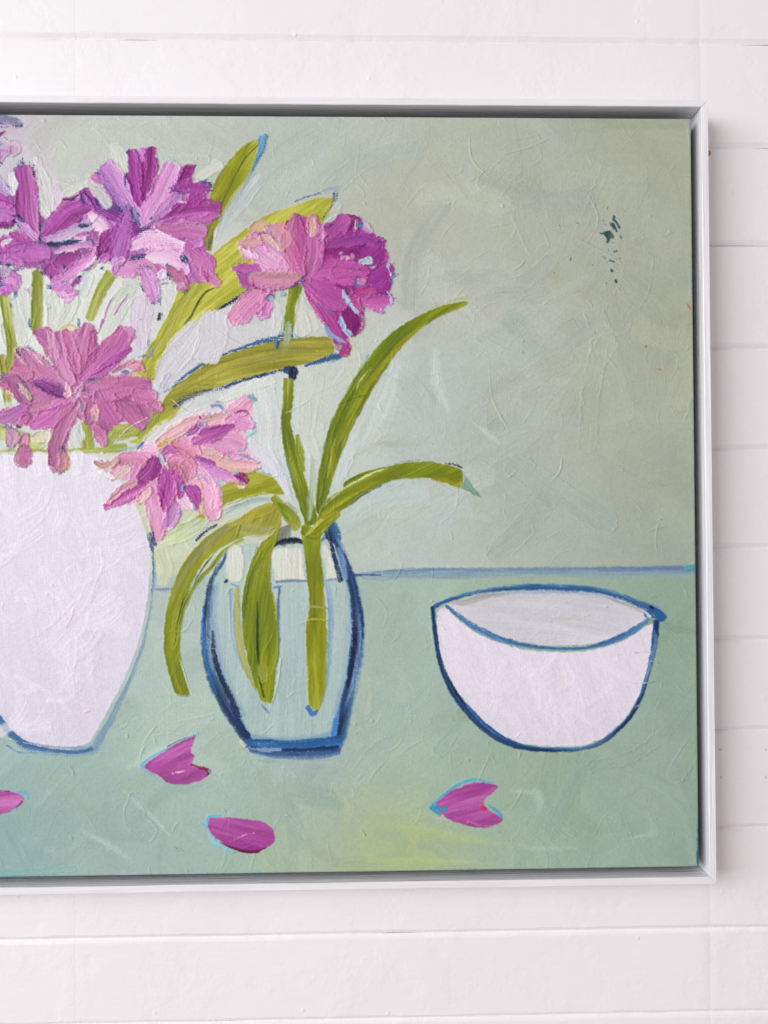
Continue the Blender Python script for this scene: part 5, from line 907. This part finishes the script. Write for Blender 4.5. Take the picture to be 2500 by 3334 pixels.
def disc(r, dome, seg=20, rings=4):
    bm = bmesh.new(); prev = None; top = bm.verts.new((0, -dome, 0)); rows = []
    for k in range(1, rings + 1):
        a = k / rings * math.pi / 2
        rows.append([bm.verts.new((r * math.sin(a) * math.cos(t * 2 * math.pi / seg), -dome * math.cos(a), r * math.sin(a) * math.sin(t * 2 * math.pi / seg))) for t in range(seg)])
    for t in range(seg): bm.faces.new((top, rows[0][t], rows[0][(t + 1) % seg]))
    for k in range(rings - 1):
        for t in range(seg): bm.faces.new((rows[k][t], rows[k + 1][t], rows[k + 1][(t + 1) % seg], rows[k][(t + 1) % seg]))
    bmesh.ops.recalc_face_normals(bm, faces=bm.faces)
    return bm
STAIN = plain('stained_filler', (.66, .61, .58)); dm = from_bm(disc(.0026, .0005), 'nail_head', True)
for sx, sy in ((2345, 2441), (2493, 2441), (2347, 2531), (2493, 2531)):
    p = unproject(sx, sy, 0); r = max(i for i, g in enumerate(GROOVES) if g > p[2])
    o = link('nail_head', dm, STAIN, PLANKS[2, r]); o.location = (p[0], .0002, p[2])
bmn = disc(.0040, .0022, 24, 5)
bmesh.ops.create_cone(bmn, cap_ends=True, segments=14, radius1=.0014, radius2=.0014, depth=.006, matrix=Matrix.Translation((0, .003, 0)) @ Matrix.Rotation(math.pi / 2, 4, 'X'))
p = unproject(2306.5, 497, -.002)
nail = link('nail', from_bm(bmn, 'nail', True), plain('copper_metal', (.55, .20, .09), .45, .7)); nail.location = (p[0], -.0006, p[2])
nail['label'] = 'small copper-coloured nail head on the wall beside the frame, upper right'; nail['category'] = 'nail'
# ---------------------------------------------------------------- the framed painting
XL = -1.375; FT = .045; RW = .0093; H = 1.05
root = bpy.data.objects.new('framed_painting', None); scene.collection.objects.link(root); root.location = ((XL) / 2, 0, 0); root.empty_display_size = .1
root['label'] = 'painting of pink flowers, vases and a bowl in a white floating frame'; root['category'] = 'painting'
OX = XL / 2
def rail(a, b, inn_a, inn_b, along):
    # mitred rail between outer corners a, b and inner corners inn_a, inn_b (x, z); runs from the wall to the frame front
    n = 60; V = []; F = []
    for k in range(n + 1):
        t = k / n; q = [(a[i] + (b[i] - a[i]) * t) for i in (0, 1)]; s = [(inn_a[i] + (inn_b[i] - inn_a[i]) * t) for i in (0, 1)]
        wv = (rp.random() - .5) * .00022; dn = [(s[i] - q[i]) for i in (0, 1)]; l = math.hypot(*dn); dn = [x / l for x in dn]; c = .0007
        ring = [(q[0], -.0008, q[1]), (q[0], -FT + c, q[1]), (q[0] + dn[0] * c, -FT, q[1] + dn[1] * c), (s[0] - dn[0] * c, -FT + wv * .5, s[1] - dn[1] * c), (s[0] + dn[0] * wv, -FT + c, s[1] + dn[1] * wv), (s[0], -.0008, s[1])]
        V += [(x - OX, y, z) for x, y, z in ring]
    for k in range(n):
        for i in range(6): F.append((k * 6 + i, k * 6 + (i + 1) % 6, k * 6 + 6 + (i + 1) % 6, k * 6 + 6 + i))
    F.append(tuple(range(6))); F.append(tuple(n * 6 + i for i in range(5, -1, -1)))
    me = bpy.data.meshes.new('frame_rail'); me.from_pydata(V, [], F); bm = bmesh.new(); bm.from_mesh(me); bmesh.ops.recalc_face_normals(bm, faces=bm.faces); bm.to_mesh(me); bm.free()
    return me
g = .0003
O4 = [(XL, H), (0, H), (0, 0), (XL, 0)]; I4 = [(XL + RW, H - RW), (-RW, H - RW), (-RW, RW), (XL + RW, RW)]
def shr(p, q, d=g):
    l = math.hypot(q[0] - p[0], q[1] - p[1]); u = ((q[0] - p[0]) / l * d, (q[1] - p[1]) / l * d); return (p[0] + u[0], p[1] + u[1]), (q[0] - u[0], q[1] - u[1])
MFV = MF.copy(); MFV.name = 'white_frame_paint_upright'
for nd in MFV.node_tree.nodes:
    if nd.type == 'MAPPING': nd.inputs['Scale'].default_value = (1, 1, .05)
for k in range(4):
    a, b = shr(O4[k], O4[(k + 1) % 4]); c, d = shr(I4[k], I4[(k + 1) % 4])
    link('frame_rail', rail(a, b, c, d, k), MFV if k % 2 else MF, root)
bm = bmesh.new(); bmesh.ops.create_cube(bm, size=1, matrix=Matrix.Translation((0, -.0055, H / 2)) @ Matrix.Diagonal((abs(XL) - 2 * RW - .001, .005, H - 2 * RW - .001, 1)))
link('backing_board', from_bm(bm, 'backing_board'), plain('dark_board', (.035, .04, .04)), root)
# ---------------------------------------------------------------- canvas grid and paint
YC = -.039; XR = -.0206; ZT = 1.0283; ZB = .0200; XC = XL + .0206
gx = np.concatenate([np.arange(XC, -1.2, .006), np.arange(-1.2, -.985, .0018), np.arange(-.985, XR - .0006, .00107), [XR]]); gz = np.linspace(ZT, ZB, 950)
GX, GZ = np.meshgrid(gx, gz); PH, PW = GX.shape
SX, SY = project(GX, YC, GZ); COLX = SX[PH // 2].copy(); ROWY = SY[:, int(PW * .6)].copy()
PC = np.zeros((PH, PW, 3)); PZ = np.zeros((PH, PW)); PI = np.zeros((PH, PW), np.int32)
paint_all()
# soft rounded edge where the cloth turns over the stretcher
de = np.minimum(np.minimum(XR - GX, GX - XC), np.minimum(ZT - GZ, GZ - ZB)); rr = .0022
drop = np.where(de < rr, rr - np.sqrt(np.clip(rr ** 2 - (rr - de) ** 2, 0, None)), 0)
GY = YC - np.clip(PZ, -.2, 2.4) * .0013 * np.clip(de / .003, .2, 1) + drop
lin = np.where(PC <= .04045, PC / 12.92, ((np.clip(PC, 0, 1) + .055) / 1.055) ** 2.4)
lum = (lin @ np.array([.2126, .7152, .0722]))[..., None]; lin = np.clip(lum + (lin - lum) * SATUR, .004, .9) * GAIN
tx = np.gradient(GY, axis=1) / np.gradient(GX, axis=1); tz = np.gradient(GY, axis=0) / np.gradient(GZ, axis=0)
NR = np.dstack([tx, -np.ones_like(tx), tz]); NR /= np.linalg.norm(NR, axis=2, keepdims=True)
VV = np.dstack([GX - OX, GY, GZ]).reshape(-1, 3); CC = np.concatenate([lin.reshape(-1, 3), np.ones((PH * PW, 1))], 1); NV3 = NR.reshape(-1, 3)
ROOTS = {'leaf_blade', 'vase_water', 'vase_body', 'bowl_front', 'foliage', 'mass'}
first = {}; remap = np.arange(len(PARTS) + 1)
for i, (nm, key, lb) in enumerate(PARTS, 1):
    if key and (nm in ROOTS or GROUPS[key][0] == 'painted_petal'):
        remap[i] = first.setdefault(key, i)
fid = remap[PI[:-1, :-1]]
cnt = np.bincount(fid.ravel(), minlength=len(PARTS) + 1)
for i, (nm, key, lb) in enumerate(PARTS, 1):                       # slivers that later paint covered fall back to what they lie on
    if 0 < cnt[i] < 14 and first.get(key) != i: fid[fid == i] = first.get(key, 0)
# paint of one thing that later strokes cut in two: each larger piece is a part of its own
EXTRA = []
def islands(f):
    # number the connected pieces of each painted part (0, the bare canvas, is left whole)
    lab = np.zeros(f.shape, np.int32); ii = np.argsort(f.ravel(), kind='stable'); u, s = np.unique(f.ravel()[ii], return_index=True); s = np.append(s, f.size); base = 1
    for k, a in enumerate(u):
        if a <= 0: continue
        y, x = np.divmod(ii[s[k]:s[k + 1]], f.shape[1]); y0, x0 = y.min(), x.min(); m = np.zeros((y.max() - y0 + 3, x.max() - x0 + 3), np.int32)
        m[y - y0 + 1, x - x0 + 1] = np.arange(1, len(y) + 1); on = m > 0
        while True:
            o = m.copy()
            for d in (1, -1):                                        # sweeps: take the larger number of each neighbour
                for ax in (0, 1):
                    for r in range(6): m = np.maximum(m, np.roll(m, d, ax)) * on
            v = np.append(0, m[y - y0 + 1, x - x0 + 1]); m = np.where(on, v[m], 0)
            if (o == m).all(): break
        lab[y, x] = m[y - y0 + 1, x - x0 + 1] + base; base += len(y) + 1
    return lab
lab = islands(fid)
nid = len(PARTS); size = np.bincount(lab.ravel())[lab]; fid = np.where(size < 90, -1, fid)
for it in range(200):                                               # specks join the paint next to them
    hole = fid < 0
    if not hole.any(): break
    for dst, src in (((slice(None), slice(1, None)), (slice(None), slice(None, -1))), ((slice(None), slice(None, -1)), (slice(None), slice(1, None))), ((slice(1, None),), (slice(None, -1),)), ((slice(None, -1),), (slice(1, None),))):
        a = fid[dst]; b = fid[src]; m = (a < 0) & (b >= 0); a[m] = b[m]
lab = islands(fid)
PIECE = {'painted_flower': 'petal', 'painted_leaf': 'leaf_blade', 'painted_vase': 'vase_paint', 'painted_greenery': 'foliage', 'painted_bowl': 'bowl_paint', 'painted_petal': 'petal'}
for i in range(1, len(PARTS) + 1):
    sel = fid == i
    if not sel.any(): continue
    u, c = np.unique(lab[sel], return_counts=True)
    if len(u) < 2: continue
    keep = u[np.argmax(c)]; nm, key, lb = PARTS[i - 1]
    if first.get(key) == i: nm = PIECE.get(GROUPS[key][0], nm)
    for a in u:
        if a != keep: EXTRA.append((nm, key)); nid += 1; fid[(lab == a) & (fid == i)] = nid
for nm, key in EXTRA: PARTS.append((nm, key, None))
ii, jj = np.meshgrid(np.arange(PH - 1), np.arange(PW - 1), indexing='ij'); b0 = ii * PW + jj
quads = np.stack([b0, b0 + PW, b0 + PW + 1, b0 + 1], -1).reshape(-1, 4); ff = fid.ravel()
order = np.argsort(ff, kind='stable'); ids, starts = np.unique(ff[order], return_index=True); ends = np.append(starts[1:], len(order))
made = {}
def paint_mesh(name, q):
    u, inv = np.unique(q, return_inverse=True); inv = inv.reshape(-1).astype(np.int32)
    me = bpy.data.meshes.new(name); me.vertices.add(len(u)); me.vertices.foreach_set('co', VV[u].astype(np.float32).ravel())
    me.loops.add(len(inv)); me.loops.foreach_set('vertex_index', inv); n = len(inv) // 4
    me.polygons.add(n); me.polygons.foreach_set('loop_start', np.arange(n, dtype=np.int32) * 4)
    me.update(calc_edges=True); me.polygons.foreach_set('use_smooth', np.ones(n, bool))
    at = me.color_attributes.new('pigment', 'FLOAT_COLOR', 'POINT'); at.data.foreach_set('color', CC[u].astype(np.float32).ravel())
    me.normals_split_custom_set_from_vertices(NV3[u].tolist()); me.materials.append(MP); return me
meshes = {int(i): order[s:e] for i, s, e in zip(ids, starts, ends)}
canvas = link('canvas', paint_mesh('canvas', quads[meshes[0]]), None, root)
for key, i in first.items():
    if i in meshes:
        nm, lb = GROUPS[key]; o = link(nm, paint_mesh(nm, quads[meshes[i]]), None, root); made[key] = o
        if lb: o['label'] = lb
for i, (nm, key, lb) in enumerate(PARTS, 1):
    if i in meshes and first.get(key) != i:
        o = link(nm, paint_mesh(nm, quads[meshes[i]]), None, made.get(key, root))
        if lb: o['label'] = lb
# canvas sides turned over the stretcher
eb = np.concatenate([np.arange(PW), np.arange(1, PH) * PW + PW - 1, (PH - 1) * PW + np.arange(PW - 2, -1, -1), np.arange(PH - 2, 0, -1) * PW])
fr = VV[eb]; bk = fr.copy(); bk[:, 1] = -.012; n = len(eb)
me = bpy.data.meshes.new('canvas_edge'); me.from_pydata(np.vstack([fr, bk]).tolist(), [], [(k, n + k, n + (k + 1) % n, (k + 1) % n) for k in range(n)])
at = me.color_attributes.new('pigment', 'FLOAT_COLOR', 'POINT'); ec = CC[eb].copy(); tl = np.array([.02, .07, .085, 1]); mixn = vnoise(fr[:, 0] / .03, fr[:, 2] / .03, 3)[:, None]
ec2 = ec * .12 + tl * .88; at.data.foreach_set('color', np.vstack([ec * .35 + tl * .65 + 0 * mixn, ec2]).astype(np.float32).ravel())  # teal edge paint, darkened towards the back to paint in the gap's shade
me.materials.append(MP); link('canvas_edge', me, None, canvas)
